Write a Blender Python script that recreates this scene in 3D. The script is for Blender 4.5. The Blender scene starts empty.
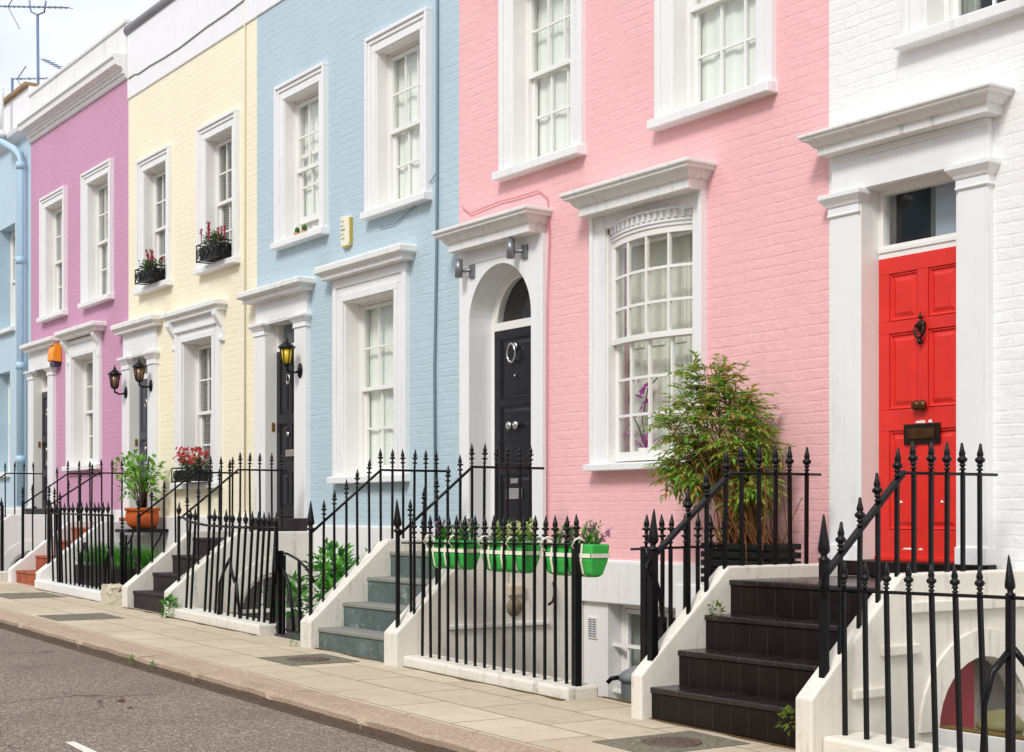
import bpy, bmesh, math, random
from mathutils import Vector, Matrix, noise
R = random.Random(7)
scene = bpy.context.scene
COL = scene.collection

# ------------------------------------------------------------------ basics
D_CAM = 7.674            # distance of the viewpoint from the house fronts
def zg(x): return .195 - .02 * x          # pavement height: the street falls gently to the right

def s2l(h, k=1.0):
    v = []
    for i in (0, 2, 4):
        c = int(h[i:i+2], 16) / 255
        c = c / 12.92 if c <= .04045 else ((c + .055) / 1.055) ** 2.4
        v.append(c * k)
    return (*v, 1)

# ------------------------------------------------------------------ node materials
class NT:
    def __init__(s, name):
        s.m = bpy.data.materials.new(name); s.m.use_nodes = True
        s.t = s.m.node_tree; s.b = s.t.nodes['Principled BSDF']
    def n(s, typ, **kw):
        x = s.t.nodes.new(typ)
        for k, v in kw.items():
            if k[0] == '_': setattr(x, k[1:], v)
            else:
                try: x.inputs[k].default_value = v
                except KeyError: x.inputs[int(k[1:])].default_value = v
        return x
    def l(s, a, b): s.t.links.new(a, b)
    def mix(s, fac, a, b, mode='MIX'):
        x = s.t.nodes.new('ShaderNodeMix'); x.data_type = 'RGBA'; x.blend_type = mode
        for v, i in ((fac, 0), (a, 6), (b, 7)):
            if isinstance(v, (tuple, float, int)): x.inputs[i].default_value = v
            else: s.l(v, x.inputs[i])
        return x.outputs[2]
    def ramp(s, v, a, b, ca=0., cb=1.):
        x = s.t.nodes.new('ShaderNodeMapRange'); x.inputs[1].default_value = a; x.inputs[2].default_value = b
        x.inputs[3].default_value = ca; x.inputs[4].default_value = cb
        s.l(v, x.inputs[0]); return x.outputs[0]
    def math(s, op, a, b):
        x = s.t.nodes.new('ShaderNodeMath'); x.operation = op
        for v, i in ((a, 0), (b, 1)):
            if isinstance(v, (float, int)): x.inputs[i].default_value = v
            else: s.l(v, x.inputs[i])
        return x.outputs[0]
    def pos(s): return s.t.nodes.new('ShaderNodeNewGeometry').outputs['Position']
    def noise(s, vec, scale, detail=4, rough=.55, stretch=None):
        if stretch:
            mp = s.t.nodes.new('ShaderNodeMapping'); mp.inputs['Scale'].default_value = stretch
            s.l(vec, mp.inputs[0]); vec = mp.outputs[0]
        x = s.n('ShaderNodeTexNoise', Scale=scale, Detail=detail, Roughness=rough); s.l(vec, x.inputs['Vector'])
        return x.outputs['Fac']
    def wallvec(s):
        "x+y along the wall, z up"
        p = s.pos(); sp = s.t.nodes.new('ShaderNodeSeparateXYZ'); s.l(p, sp.inputs[0])
        c = s.t.nodes.new('ShaderNodeCombineXYZ')
        s.l(s.math('ADD', sp.outputs[0], sp.outputs[1]), c.inputs[0]); s.l(sp.outputs[2], c.inputs[1])
        return c.outputs[0], p
    def bump(s, h, strength, dist, prev=None):
        b = s.n('ShaderNodeBump', Strength=strength, Distance=dist); s.l(h, b.inputs['Height'])
        if prev: s.l(prev, b.inputs['Normal'])
        return b.outputs[0]
    def out(s, col=None, rough=.6, nrm=None, spec=.5):
        if col is not None:
            if isinstance(col, tuple): s.b.inputs['Base Color'].default_value = col
            else: s.l(col, s.b.inputs['Base Color'])
        if isinstance(rough, float): s.b.inputs['Roughness'].default_value = rough
        else: s.l(rough, s.b.inputs['Roughness'])
        s.b.inputs['Specular IOR Level'].default_value = spec
        if nrm: s.l(nrm, s.b.inputs['Normal'])
        return s.m

def brick_paint(name, col, strength=.55, dirt='8A8078'):
    n = NT(name); v, p = n.wallvec()
    nz = n.n('ShaderNodeTexNoise', Scale=6.0, Detail=5); n.l(p, nz.inputs['Vector'])
    sub = n.n('ShaderNodeVectorMath', _operation='SUBTRACT'); n.l(nz.outputs['Color'], sub.inputs[0]); sub.inputs[1].default_value = (.5, .5, .5)
    sc = n.n('ShaderNodeVectorMath', _operation='SCALE'); n.l(sub.outputs[0], sc.inputs[0]); sc.inputs['Scale'].default_value = .026
    ad = n.n('ShaderNodeVectorMath', _operation='ADD'); n.l(v, ad.inputs[0]); n.l(sc.outputs[0], ad.inputs[1])
    bt = n.n('ShaderNodeTexBrick', Scale=1.0); bt.offset = .5
    bt.inputs['Brick Width'].default_value = .228; bt.inputs['Row Height'].default_value = .0765
    bt.inputs['Mortar Size'].default_value = .011; bt.inputs['Mortar Smooth'].default_value = .7
    bt.inputs['Color1'].default_value = (.8, .8, .8, 1); bt.inputs['Color2'].default_value = (1, 1, 1, 1); bt.inputs['Mortar'].default_value = (.1, .1, .1, 1)
    n.l(ad.outputs[0], bt.inputs['Vector'])
    big = n.noise(p, .9, 3); mid = n.noise(p, 14, 5, .6); fine = n.noise(p, 60, 4, .6)
    # brick heights wander, some courses nearly vanish under the paint
    fade = n.ramp(n.noise(p, 2.0, 6, .65), .38, .60, .12, 1.15)
    h = n.math('MULTIPLY', bt.outputs['Color'], fade)
    ridge = n.ramp(n.noise(p, 1.0, 6, .62, (4.5, 4.5, 24)), .35, .75)
    b1 = n.bump(h, strength * .52, .011)
    b2 = n.bump(ridge, .17, .010, b1)
    b3 = n.bump(mid, .42, .012, b2)
    b3 = n.bump(fine, .35, .004, b3)
    dash = n.ramp(n.noise(p, 1.0, 7, .66, (7, 7, 40)), .60, .70, 0., .24)
    c = n.mix(n.ramp(big, .3, .7), col, tuple(min(1, x * 1.06) for x in col[:3]) + (1,))
    c = n.mix(n.ramp(mid, .35, .75, 0., .22), c, tuple(x * .86 for x in col[:3]) + (1,))
    mort = n.ramp(bt.outputs['Fac'], .5, 1., 0., .04)
    c = n.mix(mort, c, tuple(x * .72 for x in col[:3]) + (1,))
    c = n.mix(dash, c, tuple(x * .62 for x in col[:3]) + (1,))
    drip = n.ramp(n.noise(p, 2.0, 5, .6, (4, 4, .3)),   .54, .76, 0., .22); c = n.mix(drip, c, tuple(x * .80 for x in col[:3]) + (1,))
    patch = n.ramp(n.noise(p, .55, 4, .6), .48, .62, 0., .30); c = n.mix(patch, c, tuple(min(1, x * 1.05 + .02) for x in col[:3]) + (1,))
    spots = n.ramp(n.noise(p, 7, 8, .72), .65, .78, 0., .42)
    c = n.mix(spots, c, s2l(dirt))
    return n.out(c, .62, b3, .3)

def stucco(name, col, grime=.25, gcol='7A6F62', bump=.25, rough=.5, scale=1.0):
    n = NT(name); p = n.pos()
    a = n.noise(p, 1.3 * scale, 6, .65); b = n.noise(p, 9 * scale, 6, .65); f = n.noise(p, 70, 3)
    st = n.noise(p, 3.0, 5, .6, (5, 5, .35))            # run-off streaks
    c = n.mix(n.ramp(a, .35, .7), col, tuple(x * .95 for x in col[:3]) + (1,))
    g = n.math('MULTIPLY', n.ramp(st, .55, .75), n.ramp(b, .35, .65))
    c = n.mix(n.math('MULTIPLY', g, grime), c, s2l(gcol))
    sp = n.ramp(n.noise(p, 26, 8, .75), .70, .76, 0., min(1., grime * 2.2))
    c = n.mix(sp, c, s2l('5B5148'))
    nb = n.bump(b, bump, .01); nb = n.bump(f, bump, .002, nb)
    return n.out(c, rough, nb, .4)

def plain(name, col, rough=.5, spec=.5, bump=0., scale=40, var=.0, metal=0.):
    n = NT(name); p = n.pos(); c = col
    if var: c = n.mix(n.ramp(n.noise(p, scale * .3, 5, .6), .3, .7), col, tuple(x * (1 - var) for x in col[:3]) + (1,))
    nb = n.bump(n.noise(p, scale, 4), bump, .004) if bump else None
    n.b.inputs['Metallic'].default_value = metal
    return n.out(c, rough, nb, spec)

M = {}
WH = s2l('F3F4F4', .93)
M['pink'] = brick_paint('painted_brick_pink', s2l('F4BDBF', .95))
M['blue'] = brick_paint('painted_brick_blue', s2l('BACFD9', .93))
M['yellow'] = brick_paint('painted_brick_yellow', s2l('F4EBD0', .97), .5)
M['purple'] = brick_paint('painted_brick_purple', s2l('CE99B7', .93))
M['whitebrick'] = brick_paint('painted_brick_white', s2l('F2F2F2', .93), .6)
M['paleblue'] = stucco('stucco_pale_blue', s2l('C0D9E7', .92), .05)
M['white'] = stucco('white_gloss_paint', WH, .30, bump=.16, rough=.4)
M['white_clean'] = stucco('white_joinery_paint', s2l('F3F2EE', .94), .05, bump=.05, rough=.35)
M['stained'] = stucco('weathered_white_stone', s2l('F0F0ED', .92), .62, '6E655A', .35, .6, 1.6)
M['white_low'] = stucco('white_masonry_paint', s2l('EFEEEC', .92), .35, '8B806C', .3, .6)
M['plinthwhite'] = stucco('flaking_white_masonry', s2l('E9E5DA', .92), .9, '6F6650', .6, .7, 2.2)
M['cream'] = stucco('aged_cream_masonry', s2l('EDE8DC', .93), .6, '7F735A', .4, .65, 2.0)
M['parapet'] = stucco('parapet_render', s2l('F3F3F5', .95), .12, bump=.12)
M['lead'] = plain('lead_sheet', s2l('8D8A92'), .5, .5, .3, 8, .3)
M['tan'] = plain('sandstone_coping', s2l('A98A68'), .8, .3, .3, 20, .3)

def step_tile(name, c1, c2, mort, w, h, rough, bump=.4, chips=None, streak=.35):
    n = NT(name); v, p = n.wallvec()
    sp = n.t.nodes.new('ShaderNodeSeparateXYZ'); n.l(p, sp.inputs[0])
    cb = n.t.nodes.new('ShaderNodeCombineXYZ'); n.l(sp.outputs[0], cb.inputs[0])
    cb.inputs[1].default_value = .05
    bt = n.n('ShaderNodeTexBrick', Scale=1.0); bt.offset = 0
    bt.inputs['Brick Width'].default_value = w; bt.inputs['Row Height'].default_value = h
    bt.inputs['Mortar Size'].default_value = .004; bt.inputs['Mortar Smooth'].default_value = .3
    bt.inputs['Color1'].default_value = c1; bt.inputs['Color2'].default_value = c2; bt.inputs['Mortar'].default_value = mort
    n.l(cb.outputs[0], bt.inputs['Vector'])
    nz = n.noise(p, 6, 7, .7)
    c = n.mix(n.ramp(nz, .4, .75, 0., .6), bt.outputs['Color'], tuple(min(1, x * 1.6 + .005) for x in c1[:3]) + (1,))
    if chips:
        k = n.ramp(n.noise(p, 10, 10, .82), .545, .60, 0., .8); c = n.mix(k, c, chips); c = n.mix(n.ramp(n.noise(p, 2.2, 4, .6), .4, .65, 0., .55), c, s2l('43514F'))
    st = n.noise(p, 4, 5, .6, (6, 6, .5)); c = n.mix(n.ramp(st, .55, .8, 0., streak), c, s2l('6A5B48'))
    inv = n.math('SUBTRACT', 1.0, bt.outputs['Fac'])
    nb = n.bump(inv, bump, .004); nb = n.bump(nz, .3, .006, nb)
    return n.out(c, n.ramp(nz, .3, .7, rough, rough + .22), nb, .24)
M['step_black'] = step_tile('black_quarry_tile', s2l('120B0B'), s2l('190F0E'), s2l('2E2726'), .152, 2., .26, streak=.05)
M['tread_black'] = step_tile('glossy_black_tread', s2l('1D1616'), s2l('241B1A'), s2l('3A3332'), .152, 2., .16, streak=.1)  # base colour lifted above the risers', painting in some of the treads' sheen
M['tread_black'].node_tree.nodes['Principled BSDF'].inputs['Specular IOR Level'].default_value = .5
M['step_dark'] = step_tile('charcoal_painted_step', s2l('292226'), s2l('30282B'), s2l('211C1E'), .6, 2., .5)
M['step_teal'] = step_tile('slate_blue_painted_step', s2l('5A6967'), s2l('5F6E6C'), s2l('5A6967'), 9., 9., .5, .05, s2l('A3A698'), .55)
M['step_terra'] = step_tile('terracotta_tile', s2l('A2583C'), s2l('8E4A34'), s2l('6E4638'), .3, 2., .6)
M['tread_teal'] = stucco('worn_grey_tread', s2l('8F9088', .9), .7, '55645F', .4, .7, 3)

def paving():
    n = NT('york_stone_paving'); p = n.pos()
    bt = n.n('ShaderNodeTexBrick', Scale=1.0); bt.offset = .43
    bt.inputs['Brick Width'].default_value = .78; bt.inputs['Row Height'].default_value = .46
    bt.inputs['Mortar Size'].default_value = .009; bt.inputs['Mortar Smooth'].default_value = .5
    bt.inputs['Color1'].default_value = s2l('C0B29C'); bt.inputs['Color2'].default_value = s2l('CFC2AD'); bt.inputs['Mortar'].default_value = s2l('77663F')
    mp = n.t.nodes.new('ShaderNodeMapping'); mp.inputs['Location'].default_value = (.2, .19, 0); n.l(p, mp.inputs[0])
    n.l(mp.outputs[0], bt.inputs['Vector'])
    a = n.noise(p, 1.6, 6, .65); b = n.noise(p, 12, 6, .65); f = n.noise(p, 120, 3)
    c = n.mix(n.ramp(a, .4, .7, 0., .55), bt.outputs['Color'], s2l('B5A58D'))
    c = n.mix(n.ramp(b, .5, .75, 0., .35), c, s2l('DDD3C2'))
    c = n.mix(n.ramp(n.noise(p, 5, 9, .75), .58, .74, 0., .6), c, s2l('8C7B65')); c = n.mix(n.ramp(n.noise(p, .7, 6, .7), .5, .7, 0., .45), c, s2l('A4937C'))
    c = n.mix(n.ramp(f, .6, .75, 0., .4), c, s2l('8F8070'))
    nb = n.bump(n.math('SUBTRACT', 1.0, bt.outputs['Fac']), .5, .006); nb = n.bump(b, .25, .006, nb); nb = n.bump(f, .2, .002, nb)
    return n.out(c, .8, nb, .25)
M['paving'] = paving()
def asphalt(name, base, speck, dark, sc=1.0):
    n = NT(name); p = n.pos()
    v = n.n('ShaderNodeTexVoronoi', Scale=150.0 * sc); n.l(p, v.inputs['Vector'])
    v2 = n.n('ShaderNodeTexVoronoi', Scale=60.0 * sc); n.l(p, v2.inputs['Vector'])
    g = n.t.nodes.new('ShaderNodeSeparateColor'); n.l(v.outputs['Color'], g.inputs[0])
    g2 = n.t.nodes.new('ShaderNodeSeparateColor'); n.l(v2.outputs['Color'], g2.inputs[0])
    c = n.mix(n.ramp(g.outputs[0], .25, .95), dark, base)
    c = n.mix(n.ramp(g.outputs[1], .80, .9, 0., .8), c, speck)
    c = n.mix(n.ramp(g2.outputs[1], .86, .9, 0., .5), c, speck)
    c = n.mix(n.ramp(g2.outputs[2], .84, .9, 0., .6), c, dark)
    a = n.noise(p, .8, 5, .6)
    c = n.mix(n.ramp(a, .35, .7, 0., .30), c, dark)
    c = n.mix(n.ramp(n.noise(p, 3, 8, .7), .62, .74, 0., .35), c, s2l('6B5A4E'))
    if sc == 1.0:
        pt = n.ramp(n.noise(p, .35, 3, .5), .50, .54, 0., .22); c = n.mix(pt, c, dark)
        ce = n.n('ShaderNodeTexVoronoi', _feature='DISTANCE_TO_EDGE', Scale=.75)
        wv = n.n('ShaderNodeTexNoise', Scale=2.5, Detail=6); n.l(p, wv.inputs['Vector'])
        av = n.n('ShaderNodeVectorMath', _operation='MULTIPLY_ADD'); n.l(wv.outputs['Color'], av.inputs[0]); av.inputs[1].default_value = (.5, .5, 0); n.l(p, av.inputs[2]); n.l(av.outputs[0], ce.inputs['Vector'])
        cr = n.math('MULTIPLY', n.ramp(ce.outputs['Distance'], .004, .012, .75, 0.), n.ramp(n.noise(p, .6, 2), .5, .6)); c = n.mix(cr, c, s2l('3A322E'))
        oil = n.ramp(n.noise(p, 1.4, 5, .6), .66, .76, 0., .45); c = n.mix(oil, c, s2l('4E4642'))
    nb = n.bump(v.outputs['Distance'], .6, .006)
    return n.out(c, .85, nb, .25)
M['road'] = asphalt('worn_asphalt', s2l('94867B'), s2l('C6B9AA'), s2l('665A52'))
M['patch'] = asphalt('grey_asphalt_patch', s2l('8B8574'), s2l('B3AD98'), s2l('5F5C4E'), 1.4)
def granite():
    n = NT('pinkish_granite_kerb'); p = n.pos()
    v = n.n('ShaderNodeTexVoronoi', Scale=95.0); n.l(p, v.inputs['Vector'])
    g = n.t.nodes.new('ShaderNodeSeparateColor'); n.l(v.outputs['Color'], g.inputs[0])
    c = n.mix(g.outputs[0], s2l('AB9782'), s2l('BEAA95'))
    c = n.mix(n.ramp(g.outputs[1], .8, .9, 0., .6), c, s2l('7D6A5F'))
    c = n.mix(n.ramp(n.noise(p, 4, 7, .7), .5, .72, 0., .6), c, s2l('8E7A64'))
    # the upright street face is mixed towards dark brown
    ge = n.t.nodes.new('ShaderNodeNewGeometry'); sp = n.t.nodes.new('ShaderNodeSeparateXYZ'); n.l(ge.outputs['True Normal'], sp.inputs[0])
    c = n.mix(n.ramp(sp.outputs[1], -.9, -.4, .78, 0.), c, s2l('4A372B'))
    nb = n.bump(n.noise(p, 40, 6, .7), .6, .01); nb = n.bump(n.noise(p, 5, 5), .4, .03, nb)
    return n.out(c, .8, nb, .25)
M['kerb'] = granite()
M['moss'] = plain('damp_mossy_joint', s2l('7A6438'), .95, .1, .6, 60, .5)
M['gutter'] = plain('gutter_grit', s2l('6B5C50'), .95, .1, .6, 60, .5)
M['pitfloor'] = stucco('area_floor_concrete', s2l('9C958A'), .6, '5B5548', .5, .8)
M['earth'] = plain('bare_earth', s2l('5E5145'), .95, .1, .5, 3, .4)
def iron():
    n = NT('black_painted_iron'); p = n.pos()
    c = n.mix(n.ramp(n.noise(p, 22, 7, .7), .60, .72, 0., .5), s2l('0C0C10'), s2l('33261F'))
    nb = n.bump(n.noise(p, 90, 4), .35, .003)
    return n.out(c, .36, nb, .28)
M['iron'] = iron()
M['roadpaint'] = stucco('worn_road_paint', s2l('EDE9DC', .9), .8, '8F867C', .4, .7, 6)
M['red'] = plain('red_gloss_door_paint', s2l('EB332A', .93), .3, .5, .2, 22, .12)
M['darkred'] = plain('oxblood_door_paint', s2l('8C1A26'), .4, .5, .1, 30, .15)
M['doorblack'] = plain('black_gloss_door_paint', s2l('18181F'), .28, .35, .1, 30, .2)
M['doornavy'] = plain('slate_blue_door_paint', s2l('3E4350'), .3, .5, .1, 30, .2)
M['chrome'] = plain('polished_chrome', s2l('DAD8D2'), .18, .5, metal=1.)
M['brass'] = plain('tarnished_brass', s2l('6B4A2C'), .38, .5, .2, 60, .4, metal=.8)
M['bronze'] = plain('dark_bronze', s2l('33271F'), .35, .5, .2, 60, .3, metal=.6)
M['brassbright'] = plain('brass_bell', s2l('B88A3A'), .35, .5, metal=.7)
M['beige'] = plain('beige_plastic_cover', s2l('CDBFA4'), .6, .3, .1, 30, .1)
M['fanblind'] = plain('blue_grey_blind', s2l('A9B4C0'), .9, .1)  # paints the sky's reflection seen in the transom pane
M['dull'] = plain('dull_brass', s2l('8E8468'), .55, .4, .3, 40, .4)
M['steelgrey'] = plain('brushed_grey_steel', s2l('8B8E93'), .35, .5, .1, 80, .15, metal=.5)
M['greypipe'] = plain('grey_cable_sheath', s2l('6F8791'), .6)
M['cablewhite'] = plain('painted_cable', s2l('D9CFB4'), .6)
M['cablegrey'] = plain('pale_grey_cable', s2l('9A968E'), .6)
M['cablepink'] = plain('pink_painted_cable', s2l('CF8E94'), .6)
M['bluepipe'] = plain('pale_blue_pipe_paint', s2l('B0D0E6'), .4, .5, .1, 20, .08)
M['orange'] = plain('orange_plastic', s2l('F79A1C'), .4)
M['navyplastic'] = plain('navy_plastic', s2l('26294E'), .4)
M['alarm'] = plain('yellowed_plastic', s2l('EDEBCF'), .45, var=.08)
M['ochre'] = plain('ochre_plastic', s2l('B7A24A'), .5)
M['mark'] = plain('faded_print', s2l('6E7068'), .7)
M['fabric_green'] = plain('green_canvas_planter', s2l('40B650'), .6, .3, .3, 60, .15)
M['ribbon'] = plain('cream_webbing', s2l('EFE9D8'), .6, .3)
M['terracotta'] = plain('terracotta_pot', s2l('C8602F'), .7, .2, .3, 40, .25)
M['planterblack'] = plain('black_slatted_planter', s2l('18181A'), .4, .3, .2, 30, .3)
M['soil'] = plain('potting_soil', s2l('3A2D22'), .95, .1, .8, 60, .4)
M['wood'] = plain('dark_stems', s2l('6A4630'), .8, .2, .3, 30, .3)
M['slate'] = plain('dark_slate_sill', s2l('37363B'), .4, .5, .2, 20, .2)
M['bin'] = plain('grey_bin_metal', s2l('8F9598'), .4, .5, .2, 30, .2, metal=.4)
M['olive'] = plain('olive_plastic_lid', s2l('77744C'), .5, .4, .1, 20, .2)
M['manhole'] = plain('rusty_cast_iron', s2l('6A5850'), .6, .4, .6, 60, .4)
M['bulb'] = plain('amber_lamp_glass', s2l('E3C22E'), .25)
M['bulbclear'] = plain('smoky_lamp_glass', s2l('8A6A52'), .2)
M['stone'] = stucco('rough_rubble_stone', s2l('CFC8B4', .9), .9, '655C48', .9, .9, 4)
M['ceramic'] = plain('glazed_pot', s2l('B98457'), .3)
M['aerial'] = plain('weathered_aluminium', s2l('6E7FA0'), .5)
M['pots'] = plain('white_petal', s2l('F0ECE6'), .6)
def glass():
    m = bpy.data.materials.new('window_glass'); m.use_nodes = True; t = m.node_tree; t.nodes.clear()
    o = t.nodes.new('ShaderNodeOutputMaterial'); mx = t.nodes.new('ShaderNodeMixShader')
    tr = t.nodes.new('ShaderNodeBsdfTransparent'); tr.inputs[0].default_value = (.975, .99, .98, 1)
    gl = t.nodes.new('ShaderNodeBsdfGlossy'); gl.inputs['Roughness'].default_value = .015; gl.inputs[0].default_value = (1, 1, 1, 1)
    fr = t.nodes.new('ShaderNodeLayerWeight'); fr.inputs['Blend'].default_value = .5
    pw = t.nodes.new('ShaderNodeMath'); pw.operation = 'POWER'; pw.inputs[1].default_value = 4.0; t.links.new(fr.outputs['Facing'], pw.inputs[0])
    mr = t.nodes.new('ShaderNodeMapRange'); mr.inputs[3].default_value = .05; mr.inputs[4].default_value = 1
    g = t.nodes.new('ShaderNodeNewGeometry'); nz = t.nodes.new('ShaderNodeTexNoise'); nz.inputs['Scale'].default_value = 1.7
    bp = t.nodes.new('ShaderNodeBump'); bp.inputs['Strength'].default_value = .22; bp.inputs['Distance'].default_value = .03
    t.links.new(g.outputs['Position'], nz.inputs['Vector']); t.links.new(nz.outputs[0], bp.inputs['Height'])
    t.links.new(bp.outputs[0], gl.inputs['Normal'])
    t.links.new(pw.outputs[0], mr.inputs[0]); t.links.new(mr.outputs[0], mx.inputs[0])
    t.links.new(tr.outputs[0], mx.inputs[1]); t.links.new(gl.outputs[0], mx.inputs[2]); t.links.new(mx.outputs[0], o.inputs[0])
    return m
M['glass'] = glass()
def curtain_mat(name, col):
    n = NT(name); p = n.pos()
    f = n.noise(p, 9, 3, .5, (1, 1, .02))
    c = n.mix(n.ramp(f, .35, .65), col, tuple(x * .92 for x in col[:3]) + (1,))
    return n.out(c, .9, None, .1)
M['net'] = curtain_mat('net_curtain', s2l('EDF1EA', .98))
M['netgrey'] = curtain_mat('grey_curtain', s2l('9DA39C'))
M['netcream'] = curtain_mat('cream_blind', s2l('DEDFD2', .95))
M['blind'] = plain('venetian_blind_slat', s2l('A9AAA3'), .5)
M['room'] = plain('dark_room', s2l('60646C'), .9, .1)
M['darkroom'] = plain('unlit_room_wall', s2l('2C2B2C'), .9, .1)

def leafmat(name, cols, rough=.5):
    n = NT(name)
    g = n.t.nodes.new('ShaderNodeNewGeometry')
    cr = n.t.nodes.new('ShaderNodeValToRGB'); n.l(g.outputs['Random Per Island'], cr.inputs[0])
    e = cr.color_ramp.elements
    for i, c in enumerate(cols):
        q = e[i] if i < 2 else e.new(.5)
        q.position = i / (len(cols) - 1) if len(cols) > 1 else 0; q.color = s2l(c)
    es = list(e); es.sort(key=lambda q: q.position)
    n.l(cr.outputs[0], n.b.inputs['Base Color'])
    try: n.b.inputs['Transmission Weight'].default_value = 0.
    except Exception: pass
    t = n.t; tl = t.nodes.new('ShaderNodeBsdfTranslucent'); n.l(cr.outputs[0], tl.inputs[0])
    mx = t.nodes.new('ShaderNodeMixShader'); mx.inputs[0].default_value = .45
    out = t.nodes['Material Output']; n.l(n.b.outputs[0], mx.inputs[1]); n.l(tl.outputs[0], mx.inputs[2]); n.l(mx.outputs[0], out.inputs[0])
    n.b.inputs['Roughness'].default_value = rough; n.b.inputs['Specular IOR Level'].default_value = .35
    return n.m
M['leaf_nandina'] = leafmat('nandina_leaf', ['4F8430', '6AA23A', '80B646', '92C250', 'A4C45A', 'B6B650', 'BE8444'])
M['leaf_green'] = leafmat('glossy_green_leaf', ['2C6A26', '3F8A30', '5BA63C', '74BC48'])
M['leaf_lime'] = leafmat('young_lime_leaf', ['6FA63A', '86BE48', 'A5D55A', '5C9434'])
M['leaf_dark'] = leafmat('bedding_leaf', ['2F5A22', '447430', '5A8C3A'])
M['leaf_moss'] = leafmat('weed_leaf', ['5C7A2A', '7C9A34', '8A7A2E'])
M['petal_red'] = leafmat('crimson_petal', ['A0183C', 'B8244A', '7E1236', 'C43A60'])
M['petal_mix'] = leafmat('mixed_petal', ['C81E50', 'D8336A', 'B81A4C', 'E05A80', 'D02858', 'E88A50'])
M['petal_purple'] = leafmat('mauve_petal', ['A1408F', 'B964A8', '7E3A88', 'D79ACB'])
M['petal_white'] = leafmat('white_yellow_petal', ['F3EFDC', 'F3E7A0', 'F1ECE0'])
M['petal_orchid'] = leafmat('orchid_petal', ['B010A0', 'C62AB4', '9A0E8C'])

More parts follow.
